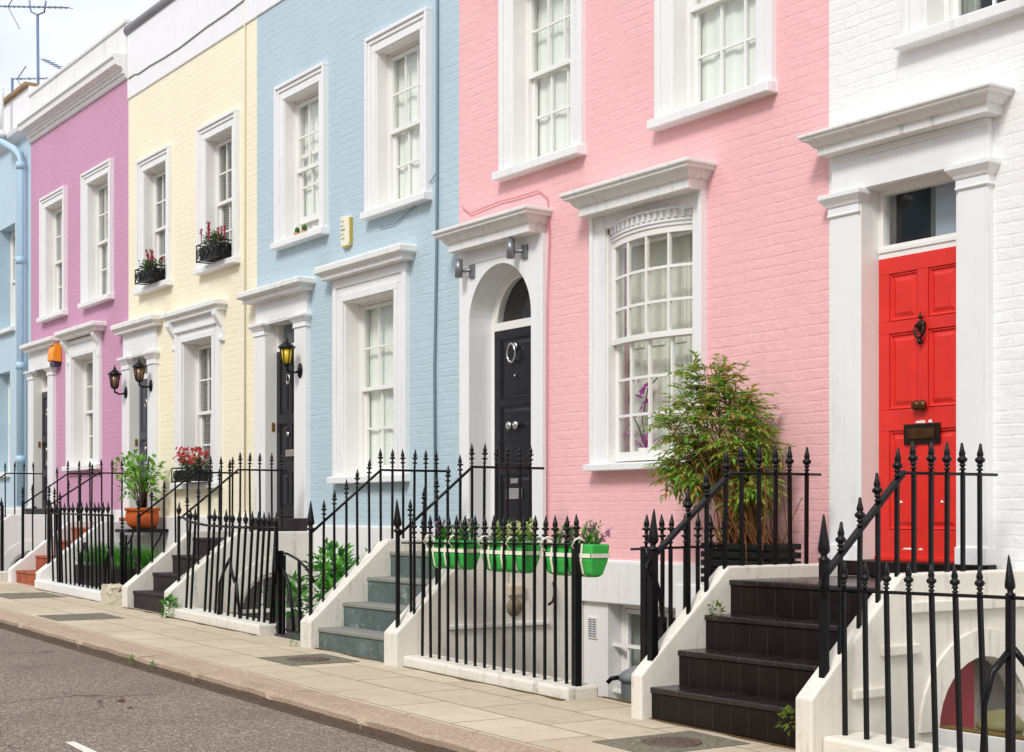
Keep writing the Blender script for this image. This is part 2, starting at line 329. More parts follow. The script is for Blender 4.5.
# ------------------------------------------------------------------ mesh builder
class MB:
    def __init__(s): s.v = []; s.f = []; s.mi = []; s.sm = []; s.cur = 0; s.smooth = False
    def add(s, vs, fs):
        o = len(s.v); s.v += [tuple(q) for q in vs]
        for f in fs: s.f.append([o + i for i in f]); s.mi.append(s.cur); s.sm.append(s.smooth)
    def mat(s, i): s.cur = i; return s
    def box(s, x0, x1, y0, y1, z0, z1, slope=False):
        vs = [(x, y, z) for z in (z0, z1) for y in (y0, y1) for x in (x0, x1)]
        if slope: vs = [(x, y, z + zg(x)) for x, y, z in vs]
        s.add(vs, [(0, 2, 3, 1), (4, 5, 7, 6), (0, 1, 5, 4), (2, 6, 7, 3), (0, 4, 6, 2), (1, 3, 7, 5)]); return s
    def quad(s, a, b, c, d): s.add([a, b, c, d], [(0, 1, 2, 3)]); return s
    def prism(s, poly, axis, a, b):
        "poly: list of 2-D points; axis 'x' -> (y,z) points, 'y' -> (x,z), 'z' -> (x,y)"
        def mk(p, t):
            return {'x': (t, p[0], p[1]), 'y': (p[0], t, p[1]), 'z': (p[0], p[1], t)}[axis]
        n = len(poly)
        s.add([mk(p, a) for p in poly] + [mk(p, b) for p in poly],
              [list(range(n))[::-1], list(range(n, 2 * n))] + [(i, (i + 1) % n, n + (i + 1) % n, n + i) for i in range(n)])
        return s
    def loft(s, rings, cap=True):
        n = len(rings[0]); vs = [p for r in rings for p in r]; fs = []
        for k in range(len(rings) - 1):
            for i in range(n):
                j = (i + 1) % n
                fs.append((k * n + i, k * n + j, (k + 1) * n + j, (k + 1) * n + i))
        if cap: fs += [list(range(n))[::-1], [(len(rings) - 1) * n + i for i in range(n)]]
        s.add(vs, fs); return s
    def moulding(s, x0, x1, prof, yback=.0):
        "cornice block with returned (mitred) ends; prof = (projection, z) from bottom to top"
        s.loft([[(x0 - q, yback, z), (x0 - q, -q, z), (x1 + q, -q, z), (x1 + q, yback, z)] for q, z in prof]); return s
    def tube(s, pts, r, n=6, closed=False):
        pts = [Vector(p) for p in pts]; rings = []
        for i, p in enumerate(pts):
            a = pts[max(i - 1, 0)]; b = pts[min(i + 1, len(pts) - 1)]
            d = (b - a).normalized(); u = d.cross(Vector((0, 0, 1)))
            if u.length < .05: u = d.cross(Vector((0, 1, 0)))
            u.normalize(); w = d.cross(u); rr = r[i] if isinstance(r, (list, tuple)) else r
            rings.append([p + (u * math.cos(t) + w * math.sin(t)) * rr for t in [math.tau * k / n for k in range(n)]])
        sm = s.smooth; s.smooth = n > 4; s.loft(rings); s.smooth = sm; return s
    def lathe(s, prof, c, n=10, sx=1., sy=1., axis='z'):
        def mk(r, h, t):
            a, b = r * math.cos(t) * sx, r * math.sin(t) * sy
            if axis == 'z': return (c[0] + a, c[1] + b, c[2] + h)
            if axis == 'y': return (c[0] + a, c[1] + h, c[2] + b)
            return (c[0] + h, c[1] + a, c[2] + b)
        sm = s.smooth; s.smooth = True
        s.loft([[mk(r, h, math.tau * k / n) for k in range(n)] for h, r in prof]); s.smooth = sm; return s
    def leaf(s, c, d, up, L, W, fold=.25):
        d = Vector(d).normalized(); u = d.cross(Vector(up))
        if u.length < 1e-3: u = d.cross(Vector((1, 0, .3)))
        u.normalize(); n = u.cross(d); c = Vector(c)
        a = c; m1 = c + d * L * .45 + u * W * .5 + n * W * fold; m2 = c + d * L * .45 - u * W * .5 + n * W * fold; e = c + d * L - n * L * .12
        m = c + d * L * .45
        s.add([a, m1, e, m2, m], [(0, 4, 1), (1, 4, 2), (2, 4, 3), (3, 4, 0)]); return s
    def build(s, name, mats, parent=None, bevel=0., loc=None):
        me = bpy.data.meshes.new(name)
        off = Vector(parent_loc(parent)) if parent else Vector((0, 0, 0))
        if loc: off = Vector(loc)
        me.from_pydata([tuple(Vector(p) - off) for p in s.v], [], s.f)
        if not isinstance(mats, (list, tuple)): mats = [mats]
        for m in mats: me.materials.append(m)
        me.polygons.foreach_set('material_index', s.mi); me.polygons.foreach_set('use_smooth', s.sm)
        me.update()
        bm = bmesh.new(); bm.from_mesh(me); bmesh.ops.recalc_face_normals(bm, faces=bm.faces)
        if mats[0] is M.get('glass'):     # panes face the street
            bmesh.ops.reverse_faces(bm, faces=[f for f in bm.faces if f.normal.dot(Vector((.6, -1, 0))) < 0])
        bm.to_mesh(me); bm.free()
        o = bpy.data.objects.new(name, me); COL.objects.link(o)
        if parent:
            o.parent = parent
            if loc: o.location = Vector(loc) - Vector(parent_loc(parent))
        elif loc: o.location = loc
        if bevel:
            b = o.modifiers.new('bevel', 'BEVEL'); b.width = bevel; b.segments = 2; b.limit_method = 'ANGLE'; b.angle_limit = math.radians(40)
        return o

WLOC = {}
def parent_loc(o):
    v = Vector((0, 0, 0))
    while o is not None: v += Vector(o.location); o = o.parent
    return v
def tag(o, label, cat, group=None):
    o['label'] = label; o['category'] = cat
    if group: o['group'] = group
    return o
def thing(name, loc, label, cat, group=None):
    o = bpy.data.objects.new(name, None); COL.objects.link(o); o.location = loc; o.empty_display_size = .2
    return tag(o, label, cat, group)
def struct(o, k='structure'): o['kind'] = k; return o
def origin_to(o, loc):
    d = Vector(loc) - Vector(o.location)
    o.data.transform(Matrix.Translation(-d)); o.location = loc; return o
def solo(mb, name, mats, label, cat, loc, group=None, bevel=0.):
    return tag(mb.build(name, mats, None, bevel, loc), label, cat, group)

# ------------------------------------------------------------------ ground, road, pavement, kerb
XA, XB = -140., 60.
g = MB()
N = 3000
g.quad((-N, -N, zg(0) - 1.25), (N, -N, zg(0) - 1.25), (N, N, zg(0) - 1.25), (-N, N, zg(0) - 1.25))
# the terrain follows the slope of the street near the houses
gr = MB()
for xa, xb in ((-3000, XA), (XA, XB), (XB, 3000)):
    za, zb = zg(max(min(xa, XB), XA)) - 1.25, zg(max(min(xb, XB), XA)) - 1.25
    for ya, yb in ((-3000, 3000),): gr.quad((xa, ya, za), (xb, ya, zb), (xb, yb, zb), (xa, yb, za))
struct(gr.build('ground', M['earth']))
rd = MB()
rd.box(XA, XB, -11.2, -3.30, -.9, -.072, True)
struct(rd.build('road', M['road']))
pv = MB(); pv.box(XA, XB, -3.0, -1.46, -1.2, 0, True)
struct(pv.build('pavement', M['paving']))
op = MB(); op.box(XA, XB, -13.6, -11.2, -1.2, .02, True)
struct(op.build('pavement', M['paving']))
kb = MB(); x = -60.
while x < 12:
    L = R.uniform(1.1, 1.9); j = R.uniform(-.006, .006); jz = R.uniform(-.004, .003); e = x + L - .010
    ns = 14 if x > -30 else 3; rings = []
    for q in range(ns + 1):
        xx = x + (e - x) * q / ns; n1 = noise.noise(Vector((xx * 3.1, 1, 0))) * .012; n2 = noise.noise(Vector((xx * 3.1, 7, 0))) * .008
        ed = .012 if q in (0, ns) else 0
        rings.append([(xx, -2.996, zg(xx) - .4), (xx, -2.996, zg(xx) + .003), (xx, -3.27 + n1, zg(xx) + .004 + jz - ed), (xx, -3.315 + j + n1, zg(xx) - .006 + jz + n2 - ed), (xx, -3.338 + j + n1, zg(xx) - .028 + n2), (xx, -3.345 + j + n1 * 1.4, zg(xx) - .4)])
    kb.loft(rings); x += L
struct(kb.build('kerb', M['kerb']))
# damp line where the pavement meets the front walls, gutter dirt line
ms = MB(); ms.box(-40, 4, -3.40, -3.31, -.08, -.0675, True)
struct(ms.build('gutter', M['gutter']))
for lab, lx, ly, mt, sz in (('larger dark dead leaf lying on the asphalt', -9.9, -4.15, 'wood', .07), ('smaller dark scrap lying on the asphalt', -9.55, -4.2, 'gutter', .04), ('white paper scrap at the foot of the kerb', -6.42, -3.41, 'pots', .035)):
    m = MB(); m.leaf((lx, ly, zg(lx) - .066), (1, .3, .05), (0, 0, 1), sz * 1.6, sz, .15); tag(m.build('litter', M[mt], None, 0, (lx, ly, zg(lx) - .066)), lab, 'litter')
# road marking, a worn stroke on the asphalt
rp = MB()
P0, P1 = Vector((-8.16, -5.04)), Vector((-7.05, -4.98)); w = .05
rp.quad((-8.456, -4.961, zg(-8.456) - .068), (-7.2, -5.01, zg(-7.2) - .068), (-7.2, -4.915, zg(-7.2) - .068), (-8.439, -4.91, zg(-8.44) - .068))
struct(rp.build('road_marking', M['roadpaint']))

# ------------------------------------------------------------------ house parts
ARCH_BLUE = [(0, .09, .035), (.09, .135, .05), (.135, .175, .07)]
ARCH_WIDE = [(0, .12, .03), (.12, .18, .05)]

def wall_mesh(x0, x1, z0, z1, holes, depth=.32):
    xs = sorted({x0, x1, *[h[0] for h in holes], *[h[1] for h in holes]}); zs = sorted({z0, z1, *[h[2] for h in holes], *[h[3] for h in holes]})
    m = MB()
    for i in range(len(xs) - 1):
        for j in range(len(zs) - 1):
            cx, cz = (xs[i] + xs[i+1]) / 2, (zs[j] + zs[j+1]) / 2
            if any(h[0] < cx < h[1] and h[2] < cz < h[3] for h in holes): continue
            m.quad((xs[i], 0, zs[j]), (xs[i+1], 0, zs[j]), (xs[i+1], 0, zs[j+1]), (xs[i], 0, zs[j+1]))
    for a, b, c, d in holes:
        m.quad((a, 0, c), (a, depth, c), (a, depth, d), (a, 0, d)); m.quad((b, 0, c), (b, 0, d), (b, depth, d), (b, depth, c))
        m.quad((a, 0, d), (a, depth, d), (b, depth, d), (b, 0, d)); m.quad((a, 0, c), (b, 0, c), (b, depth, c), (a, depth, c))
    return m

def ring(m, x0, x1, z0, z1, w, y0, y1, wb=None):
    wb = w if wb is None else wb
    m.box(x0, x0 + w, y0, y1, z0, z1); m.box(x1 - w, x1, y0, y1, z0, z1)
    m.box(x0 + w, x1 - w, y0, y1, z1 - w, z1); m.box(x0 + w, x1 - w, y0, y1, z0, z0 + wb)

def sash_mb(x0, x1, z0, z1, rows, cols, y0, y1, stile=.05, bar=.022, bot=None):
    m = MB(); ring(m, x0, x1, z0, z1, stile, y0, y1, bot)
    bt = bot or stile; ya, yb = y0 + .006, y1 - .004
    ix0, ix1, iz0, iz1 = x0 + stile, x1 - stile, z0 + bt, z1 - stile
    for c in range(1, cols):
        x = ix0 + (ix1 - ix0) * c / cols; m.box(x - bar/2, x + bar/2, ya, yb, iz0, iz1)
    for r in range(1, rows):
        z = iz0 + (iz1 - iz0) * r / rows; m.box(ix0, ix1, ya + .002, yb - .002, z - bar/2, z + bar/2)
    return m

def hood_profile(z0, z1, q):
    h = z1 - z0
    return [(q * .55, z0), (q * .62, z0), (q * .62, z0 + h * .34), (q * .70, z0 + h * .38), (q * .78, z0 + h * .55), (q * .80, z0 + h * .60), (q * .93, z0 + h * .66), (q * .93, z0 + h * .74), (q, z0 + h * .80), (q, z0 + h * .93), (q * .12, z0 + h)]
def slab_profile(z0, z1, q):
    h = z1 - z0
    return [(q * .6, z0), (q * .72, z0 + .004), (q * .72, z0 + h * .3), (q * .95, z0 + h * .45), (q, z0 + h * .5), (q, z0 + h * .86), (q * .9, z0 + h * .96), (q * .1, z0 + h * 1.12)]

def make_hood(name, parent, x0, x1, z0, z1, q, mat, prof=hood_profile):
    m = MB(); m.moulding(x0 + q, x1 - q, prof(z0, z1, q), .02)
    return m.build(name, mat, parent, .006)

def curtain(parent, kind, x0, x1, z0, z1, y):
    m = MB(); n = 48
    if kind == 'blind':
        z = z0 + .02
        while z < z1 - .02:
            m.box(x0 + .01, x1 - .01, y - .012, y + .012, z, z + .006); z += .034
        o = m.build('blind', M['blind'], parent)
        return o
    if kind == 'dark':
        for a, b in ((x0, x0 + (x1-x0) * .22), (x1 - (x1-x0) * .22, x1)):
            pts = [(a + (b-a) * i / 16, y + .025 * math.sin(i * 1.9)) for i in range(17)]
            for i in range(16): m.quad((*pts[i], z0), (*pts[i+1], z0), (*pts[i+1], z1), (*pts[i], z1))
        return m.build('curtain', M['netgrey'], parent)
    ph = R.uniform(0, 6)
    pts = [(x0 + (x1 - x0) * i / n, y + .005 * math.sin(i * .8 + ph) + .006 * math.sin(i * .31)) for i in range(n + 1)]
    m.smooth = True
    for i in range(n): m.quad((*pts[i], z0), (*pts[i+1], z0), (*pts[i+1], z1), (*pts[i], z1))
    return m.build('curtain', M[{'net': 'net', 'grey': 'netgrey', 'cream': 'netcream'}[kind]], parent)

def window(house, x0, x1, z0, z1, rows=2, cols=3, arch=ARCH_BLUE, sill=(.085, .12, .11), hood=None, hoodprof=slab_profile,
           cur='net', depth=.16, meet=.5, lift=0., sillmat='white', archbot=None, hoodmat='stained', label=None, plain_top=0., matname='white_clean'):
    "x0..x1, z0 (top of sill) .. z1: the opening in the wall"
    W = M[matname]
    m = MB()
    # box frame and the lined reveal
    ring(m, x0 + .002, x1 - .002, z0 + .002, z1 - .002, .036, depth, depth + .10)
    if arch:
        m.box(x0 - .02, x0 + .012, -.02, depth, z0, z1); m.box(x1 - .012, x1 + .02, -.02, depth, z0, z1)
        m.box(x0 - .02, x1 + .02, -.02, depth, z1 - .012, z1 + .02)
    m.box(x0 + .012, x0 + .024, depth - .012, depth + .004, z0 + .03, z1 - .03); m.box(x1 - .024, x1 - .012, depth - .012, depth + .004, z0 + .03, z1 - .03)
    win = m.build('window', W, house, .004)
    if label: win['label'] = label
    if arch:
        a = MB(); zb = archbot if archbot is not None else z0 - .0
        for (o0, o1, pr) in arch:
            a.box(x0 - o1, x0 - o0, -pr, .01, zb, z1 + o0); a.box(x1 + o0, x1 + o1, -pr, .01, zb, z1 + o0)
            a.box(x0 - o1, x1 + o1, -pr, .01, z1 + o0, z1 + o1 + plain_top)
        a.build('architrave', M['white'], win, .006)
    ix0, ix1, iz0, iz1 = x0 + .036, x1 - .036, z0 + .036, z1 - .045
    zm = iz0 + (iz1 - iz0) * meet
    sash_mb(ix0, ix1, zm - .02, iz1, rows, cols, depth + .012, depth + .045, .038, .02, .042).build('upper_sash', W, win)
    sash_mb(ix0, ix1, iz0 + lift, zm + .02 + lift, rows, cols, depth + .05, depth + .083, .042, .02, .075).build('lower_sash', W, win)
    gl = MB(); gl.quad((ix0 + .03, depth + .03, zm), (ix1 - .03, depth + .03, zm), (ix1 - .03, depth + .03, iz1 - .03), (ix0 + .03, depth + .03, iz1 - .03))
    gl.quad((ix0 + .03, depth + .068, iz0 + .05 + lift), (ix1 - .03, depth + .068, iz0 + .05 + lift), (ix1 - .03, depth + .068, zm + lift), (ix0 + .03, depth + .068, zm + lift))
    gl.build('glass', M['glass'], win)
    if cur: curtain(win, cur, x0 + .02, x1 - .02, z0 + .02, z1 - .02, depth + .105)
    if sill:
        h, ext, pr = sill; s = MB()
        ao = max([o[1] for o in arch]) if arch else 0
        s.prism([(.15, z0 - h), (.15, z0 + .012), (-.02, z0 + .006), (-pr, z0 - .012), (-pr, z0 - h)], 'x', x0 - ao - ext + .1, x1 + ao + ext - .1)
        s.build('sill', M[sillmat], win, .008)
    if hood:
        hx0, hx1, hz0, hz1, q = hood
        make_hood('hood', win, hx0, hx1, hz0, hz1, q, M[hoodmat], hoodprof)
    return win

def console(m, x, z0, z1, w=.11, q=.14):
    pts = [(0, z0), (-.05, z0 + .01), (-.055, z0 + .05), (-.03, z0 + .09), (-.04, z0 + (z1-z0) * .45), (-q * .8, z1 - .1), (-q, z1 - .05), (-q, z1), (0, z1)]
    m.prism(pts, 'x', x - w/2, x + w/2)

def pilaster(parent, x0, x1, z0, cap0, cap1, pr=.06, mat='white'):
    m = MB()
    m.box(x0, x1, -pr, .012, z0, cap1)
    m.box(x0 - .012, x1 + .012, -pr - .018, .012, z0, z0 + .22)
    h = cap1 - cap0
    rings = [(.010, cap0), (.018, cap0 + .012), (.012, cap0 + .02), (.010, cap0 + h * .42), (.02, cap0 + h * .45), (.028, cap0 + h * .55), (.05, cap0 + h * .72), (.055, cap0 + h * .76), (.06, cap0 + h * .78), (.06, cap0 + h * .99)]
    m.loft([[(x0 - q, .012, z), (x0 - q, -pr - q, z), (x1 + q, -pr - q, z), (x1 + q, .012, z)] for q, z in rings])
    return m.build('pilaster', M[mat], parent, .005)

def panel_door(x0, x1, z0, z1, y, mats, rows=((.07, .30), (.36, .66), (.71, .95)), name='door', parent=None, cols=2, raised=True, proud=.02):
    m = MB(); w, h = x1 - x0, z1 - z0
    m.box(x0, x1, y, y + .045, z0, z1)
    st = w * .125
    # stiles and rails stand forward of the recessed ground of the panels
    zs = [0]; 
    for a, b in rows: zs += [a, b]
    zs.append(1)
    for i in range(0, len(zs), 2): m.box(x0 + .001, x1 - .001, y - proud, y + .001, z0 + zs[i] * h + .0005, z0 + zs[i+1] * h - .0005)
    for a, b in rows:
        za, zb = z0 + a * h, z0 + b * h
        m.box(x0 + .0015, x0 + st, y - proud, y + .001, za, zb); m.box(x1 - st, x1 - .0015, y - proud, y + .001, za, zb)
        if cols == 2: m.box((x0+x1)/2 - st*.45, (x0+x1)/2 + st*.45, y - proud, y + .001, za, zb)
        spans = [(x0 + st, (x0+x1)/2 - st*.45), ((x0+x1)/2 + st*.45, x1 - st)] if cols == 2 else [(x0 + st, x1 - st)]
        for xa, xb in spans:
            # bolection slope then raised field
            q = .03
            m.loft([[(xa + d, yy, za + d), (xb - d, yy, za + d), (xb - d, yy, zb - d), (xa + d, yy, zb - d)] for d, yy in ((.004, y + .001), (.006, y - proud * .8), (.014, y - proud * .7), (.02, y - .001), (.03, y - .002), (.055, y - proud * .75), (.06, y - proud * .75))])
    return m.build(name, mats, parent, .003)

def threshold(parent, x0, x1, y0, z0, z1, mat): 
    m = MB(); m.box(x0, x1, y0, .1, z0, z1); return m.build('threshold', M[mat], parent, .01)

def house(name_label, X0, X1, wallmat, holes, base_z, top_z, zlo, parapet=None):
    h = thing('terraced_house', ((X0 + X1) / 2, 0, zg((X0 + X1) / 2)), name_label, 'house', 'terrace of painted houses')
    up = [(a, b, max(c, base_z), d) for a, b, c, d in holes if d > base_z]
    lo = [(a, b, c, min(d, base_z)) for a, b, c, d in holes if c < base_z]
    wall_mesh(X0, X1, base_z, top_z, up).build('wall', M[wallmat], h)
    # rooms behind: side walls, back, floor and ceilings so that no daylight leaks in
    b = MB(); Y = 5.5
    b.box(X0 + .01, X0 + .05, .33, Y, zlo, top_z); b.box(X1 - .05, X1 - .01, .33, Y, zlo, top_z)
    b.box(X0 + .01, X1 - .01, Y, Y + .2, zlo, top_z); b.box(X0 + .01, X1 - .01, .33, Y, 4.25, 4.35); b.box(X0 + .01, X1 - .01, .33, Y, 1.3, 1.4)
    b.box(X0 + .01, X1 - .01, .34, Y + .2, top_z + .01, top_z + .12)
    b.build('interior', M['room'], h)
    return h, lo

def basement_wall(h, X0, X1, z0, z1, holes, y=0., mat='white_low', band=None):
    m = wall_mesh(X0, X1, z0, z1, holes); 
    o = m.build('basement_wall', M[mat], h)
    if band:
        b = MB(); b.box(X0 + .002, X1 - .002, -.045, .006, band[0], band[1])
        # a weathered top edge
        b.prism([(-.045, band[1] + .001), (0.004, band[1] + .02), (.004, band[1] + .001)], 'x', X0 + .002, X1 - .002)
        b.build('plinth_band', M['white_low'], h, .008)
    return o

# ------------------------------------------------------------------ WHITE HOUSE
XW0, XW1 = -7.325, -2.45
wd = (-7.005, -6.178, 1.17, 3.795)
wh_win = (-6.47, -5.50, 4.70, 6.40); wh_win2 = (-4.3, -3.33, 4.70, 6.40); wh_gf = (-4.75, -3.65, 2.0, 3.88)
H, lo = house('white painted brick terraced house with a bright red front door', XW0, XW1, 'whitebrick', [wd, wh_win, wh_win2, wh_gf], 1.17, 8.6, -1.3)
basement_wall(H, XW0, XW1, -1.3, 1.17, [], band=(.86, 1.17))
m = MB(); m.moulding(XW0 + .2, XW1 - .2, [(.05, 7.6), (.05, 7.8), (.2, 7.95), (.2, 8.05), (.02, 8.1), (.02, 8.62)], .02); m.build('parapet', M['parapet'], H, .01)
ds = MB(); ds.box(-7.262, -5.955, -.045, .012, 3.772, 4.03); ds.box(-7.0, -6.19, .012, .2, 3.775, 3.85)
ds.box(-7.25, -5.965, -.06, .012, 3.985, 4.03)
surr = ds.build('door_surround', M['white'], H, .005)
pilaster(surr, -7.262, -7.005, 1.16, 3.61, 3.77); pilaster(surr, -6.178, -5.955, 1.16, 3.61, 3.77)
make_hood('hood', surr, -7.385, -5.79, 4.03, 4.19, .25, M['stained'], hood_profile)
Yd = .12
fr = MB(); fr.box(-7.005, -6.985, -.05, Yd, 1.28, 3.79); fr.box(-6.198, -6.178, -.05, Yd, 1.28, 3.79); fr.box(-6.985, -6.198, -.030, Yd, 3.765, 3.79)
ring(fr, -7.0, -6.183, 1.28, 3.79, .03, Yd, Yd + .08, .002)
fr.box(-6.972, -6.21, Yd - .012, Yd + .06, 3.305, 3.36); fr.box(-6.972, -6.21, Yd - .022, Yd + .04, 3.345, 3.37)
ring(fr, -6.97, -6.212, 3.365, 3.768, .030, Yd - .004, Yd + .06)
fr.build('door_frame', M['white_clean'], surr, .004)
fl = MB(); fl.quad((-6.95, Yd + .03, 3.41), (-6.23, Yd + .03, 3.41), (-6.23, Yd + .03, 3.75), (-6.95, Yd + .03, 3.75)); fl.build('fanlight', M['glass'], H)
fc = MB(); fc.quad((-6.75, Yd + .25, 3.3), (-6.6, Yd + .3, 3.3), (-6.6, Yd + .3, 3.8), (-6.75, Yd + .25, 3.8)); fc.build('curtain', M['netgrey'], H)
fb = MB(); fb.quad((-6.60, Yd + .12, 3.3), (-6.2, Yd + .12, 3.3), (-6.2, Yd + .12, 3.8), (-6.60, Yd + .12, 3.8)); fb.build('blind', M['fanblind'], H)  # added blue-grey sheet, paints reflected sky into the fanlight
DR = panel_door(-6.97, -6.212, 1.30, 3.305, Yd, M['red'], ((.09, .42), (.545, .735) if False else (.49, .745), (.785, .945)), 'door', H)
DR['label'] = 'bright red panelled front door'
c = -6.592
kn = MB()
kn.lathe([(0, .010), (.012, .016), (.022, .010), (.035, .005), (.05, .003)], (c, Yd - .04, 2.865), 8)
kn.lathe([(-.055, .010), (-.045, .026), (-.02, .036), (0, .038), (.014, .03), (.02, .012)], (c, Yd - .035, 2.835), 10, 1, .5)
kn.tube([(c - .03, Yd - .05, 2.83), (c - .038, Yd - .055, 2.79), (c - .024, Yd - .055, 2.752), (c, Yd - .052, 2.738), (c + .024, Yd - .055, 2.752), (c + .038, Yd - .055, 2.79), (c + .03, Yd - .05, 2.83)], .010, 6)
kn.lathe([(-.02, .004), (-.01, .016), (0, .018), (.03, .010)], (c, Yd - .045, 2.715), 8); kn.build('knocker', M['bronze'], DR)
kb_ = MB()
for dx in (-.022, .028): kb_.lathe([(-.055, .012), (-.05, .03), (-.035, .036), (-.02, .028), (-.012, .014), (0, .014)], (c + dx - .005, Yd - .018, 2.298), 10, axis='y')
kb_.build('door_knob', M['brass'], DR)
lb = MB(); lb.box(c - .15, c + .15, Yd - .032, Yd - .018, 2.045, 2.18); lb.build('letterbox', M['bronze'], DR, .004)
lf = MB(); lf.box(c - .112, c + .112, Yd - .042, Yd - .030, 2.08, 2.148); lf.build('letterbox_flap', M['brass'], DR, .003)
ch = MB()  # paint worn off above the letterbox and on the bottom rail
for (a, b, cc, d) in ((-.06, .03, 2.186, 2.202), (.045, .085, 2.186, 2.205), (-.02, .0, 2.2, 2.207)):
    ch.quad((c + a, Yd - .0222, cc), (c + b, Yd - .0222, cc - .003), (c + b - .012, Yd - .0222, d), (c + a + .01, Yd - .0222, d - .004))
for a, b in ((-.17, -.05), (-.04, .01), (-.24, -.2)):
    ch.quad((c + a, Yd - .0222, 1.352), (c + b, Yd - .0222, 1.35), (c + b - .02, Yd - .0222, 1.365), (c + a + .02, Yd - .0222, 1.362))
for a in (-.19, .15): ch.quad((c + a, Yd - .0222, 1.66), (c + a + .03, Yd - .0222, 1.662), (c + a + .018, Yd - .0222, 1.672), (c + a + .004, Yd - .0222, 1.68))
ch.build('flaked_paint', M['pots'], DR)
sl = MB(); sl.box(-6.995, -6.188, Yd - .045, Yd + .05, 1.275, 1.302); sl.build('door_sill', M['red'], H, .004)
threshold(H, -7.26, -5.93, -.085, 1.172, 1.275, 'step_black')
window(H, *wh_win, arch=ARCH_WIDE, cur='dark', sill=(.085, .12, .10))
window(H, *wh_win2, arch=ARCH_WIDE, cur='dark', sill=(.085, .12, .10))
window(H, *wh_gf, arch=ARCH_WIDE, cur='net', sill=(.085, .12, .10), hood=(-5.1, -3.3, 4.05, 4.25, .25))

# ------------------------------------------------------------------ PINK HOUSE
XP0, XP1 = -12.104, -7.325
p_l = (-11.18, -10.29, 4.70, 6.40); p_r = (-8.97, -8.02, 4.70, 6.40); p_g = (-9.80, -8.71, 2.0, 3.95)
p_d = (-11.95, -10.74, 1.25, 4.0); p_b = (-9.80, -8.65, -.55, .84)
H, lo = house('pink painted brick terraced house with an arched black front door', XP0, XP1, 'pink', [p_l, p_r, p_g, p_d, p_b], 1.195, 8.6, -1.3)
basement_wall(H, XP0, XP1, -1.3, 1.195, [p_b], band=(.85, 1.19))
m = MB(); m.moulding(XP0 + .2, XP1 - .2, [(.05, 7.6), (.05, 7.8), (.2, 7.95), (.2, 8.05), (.02, 8.1), (.02, 8.62)], .02); m.build('parapet', M['parapet'], H, .01)
window(H, *p_l, arch=ARCH_WIDE, cur='net', depth=.13)
window(H, *p_r, arch=ARCH_WIDE, cur='net', depth=.13)
bw = window(H, *p_b, arch=None, cur='dark', sill=None, depth=.14, rows=1, cols=2)
bb = MB()
for z in (.50, .12): bb.box(-9.80, -8.65, .05, .085, z - .014, z + .014)
for i in range(6): bb.box(-9.62 + i * .17, -9.60 + i * .17, .06, .075, -.55, .49)
bb.build('window_bars', M['white_clean'], bw)
# arched surround: flat slab with an arch cut through it
AX, AR, AZ = -11.345, .506, 3.36
def arch_poly(cx, r, zs, z0, n=20): return [(cx - r, z0)] + [(cx - r * math.cos(math.pi * i / n), zs + r * math.sin(math.pi * i / n)) for i in range(n + 1)] + [(cx + r, z0)]
def arched_slab(m, x0, x1, z0, z1, cx, r, zs, y0, y1, n=24):
    "front slab x0..x1, z0..z1 with an arched opening: strips, so that every face is simple"
    for y, in ((y0,), (y1,)):
        m.quad((x0, y, z0), (cx - r, y, z0), (cx - r, y, zs), (x0, y, zs)); m.quad((cx + r, y, z0), (x1, y, z0), (x1, y, zs), (cx + r, y, zs))
        for i in range(n):
            a, b = math.pi * i / n, math.pi * (i + 1) / n
            xa, xb = cx - r * math.cos(a), cx - r * math.cos(b); za, zb = zs + r * math.sin(a), zs + r * math.sin(b)
            m.quad((xa, y, za), (xb, y, zb), (xb, y, z1), (xa, y, z1))
        m.quad((x0, y, zs), (cx - r, y, zs), (cx - r, y, z1), (x0, y, z1)); m.quad((cx + r, y, zs), (x1, y, zs), (x1, y, z1), (cx + r, y, z1))
    m.quad((x0, y0, z0), (x0, y1, z0), (x0, y1, z1), (x0, y0, z1)); m.quad((x1, y0, z0), (x1, y0, z1), (x1, y1, z1), (x1, y1, z0)); m.quad((x0, y0, z1), (x1, y0, z1), (x1, y1, z1), (x0, y1, z1))
    soffit = arch_poly(cx, r, zs, z0, n)
    sm = m.smooth; m.smooth = True
    for i in range(len(soffit) - 1):
        a, b = soffit[i], soffit[i + 1]; m.quad((a[0], y0, a[1]), (b[0], y0, b[1]), (b[0], y1, b[1]), (a[0], y1, a[1]))
    m.smooth = sm
ps = MB(); arched_slab(ps, -12.02, -10.66, 1.2, 4.04, AX, AR, AZ, -.05, .30)
ps.box(-11.83, -10.88, -.058, -.049, 3.92, 3.96)
surr = ps.build('door_surround', M['white'], H)
make_hood('hood', surr, -12.12, -10.575, 4.04, 4.26, .30, M['stained'], hood_profile)
Yd = .20
fr = MB(); arched_slab(fr, AX - AR + .001, AX + AR - .001, 1.3, AZ + AR, AX, AR - .07, AZ, Yd, Yd + .09)
fr.box(AX - AR + .07, AX + AR - .07, Yd - .015, Yd + .08, 3.30, 3.375)
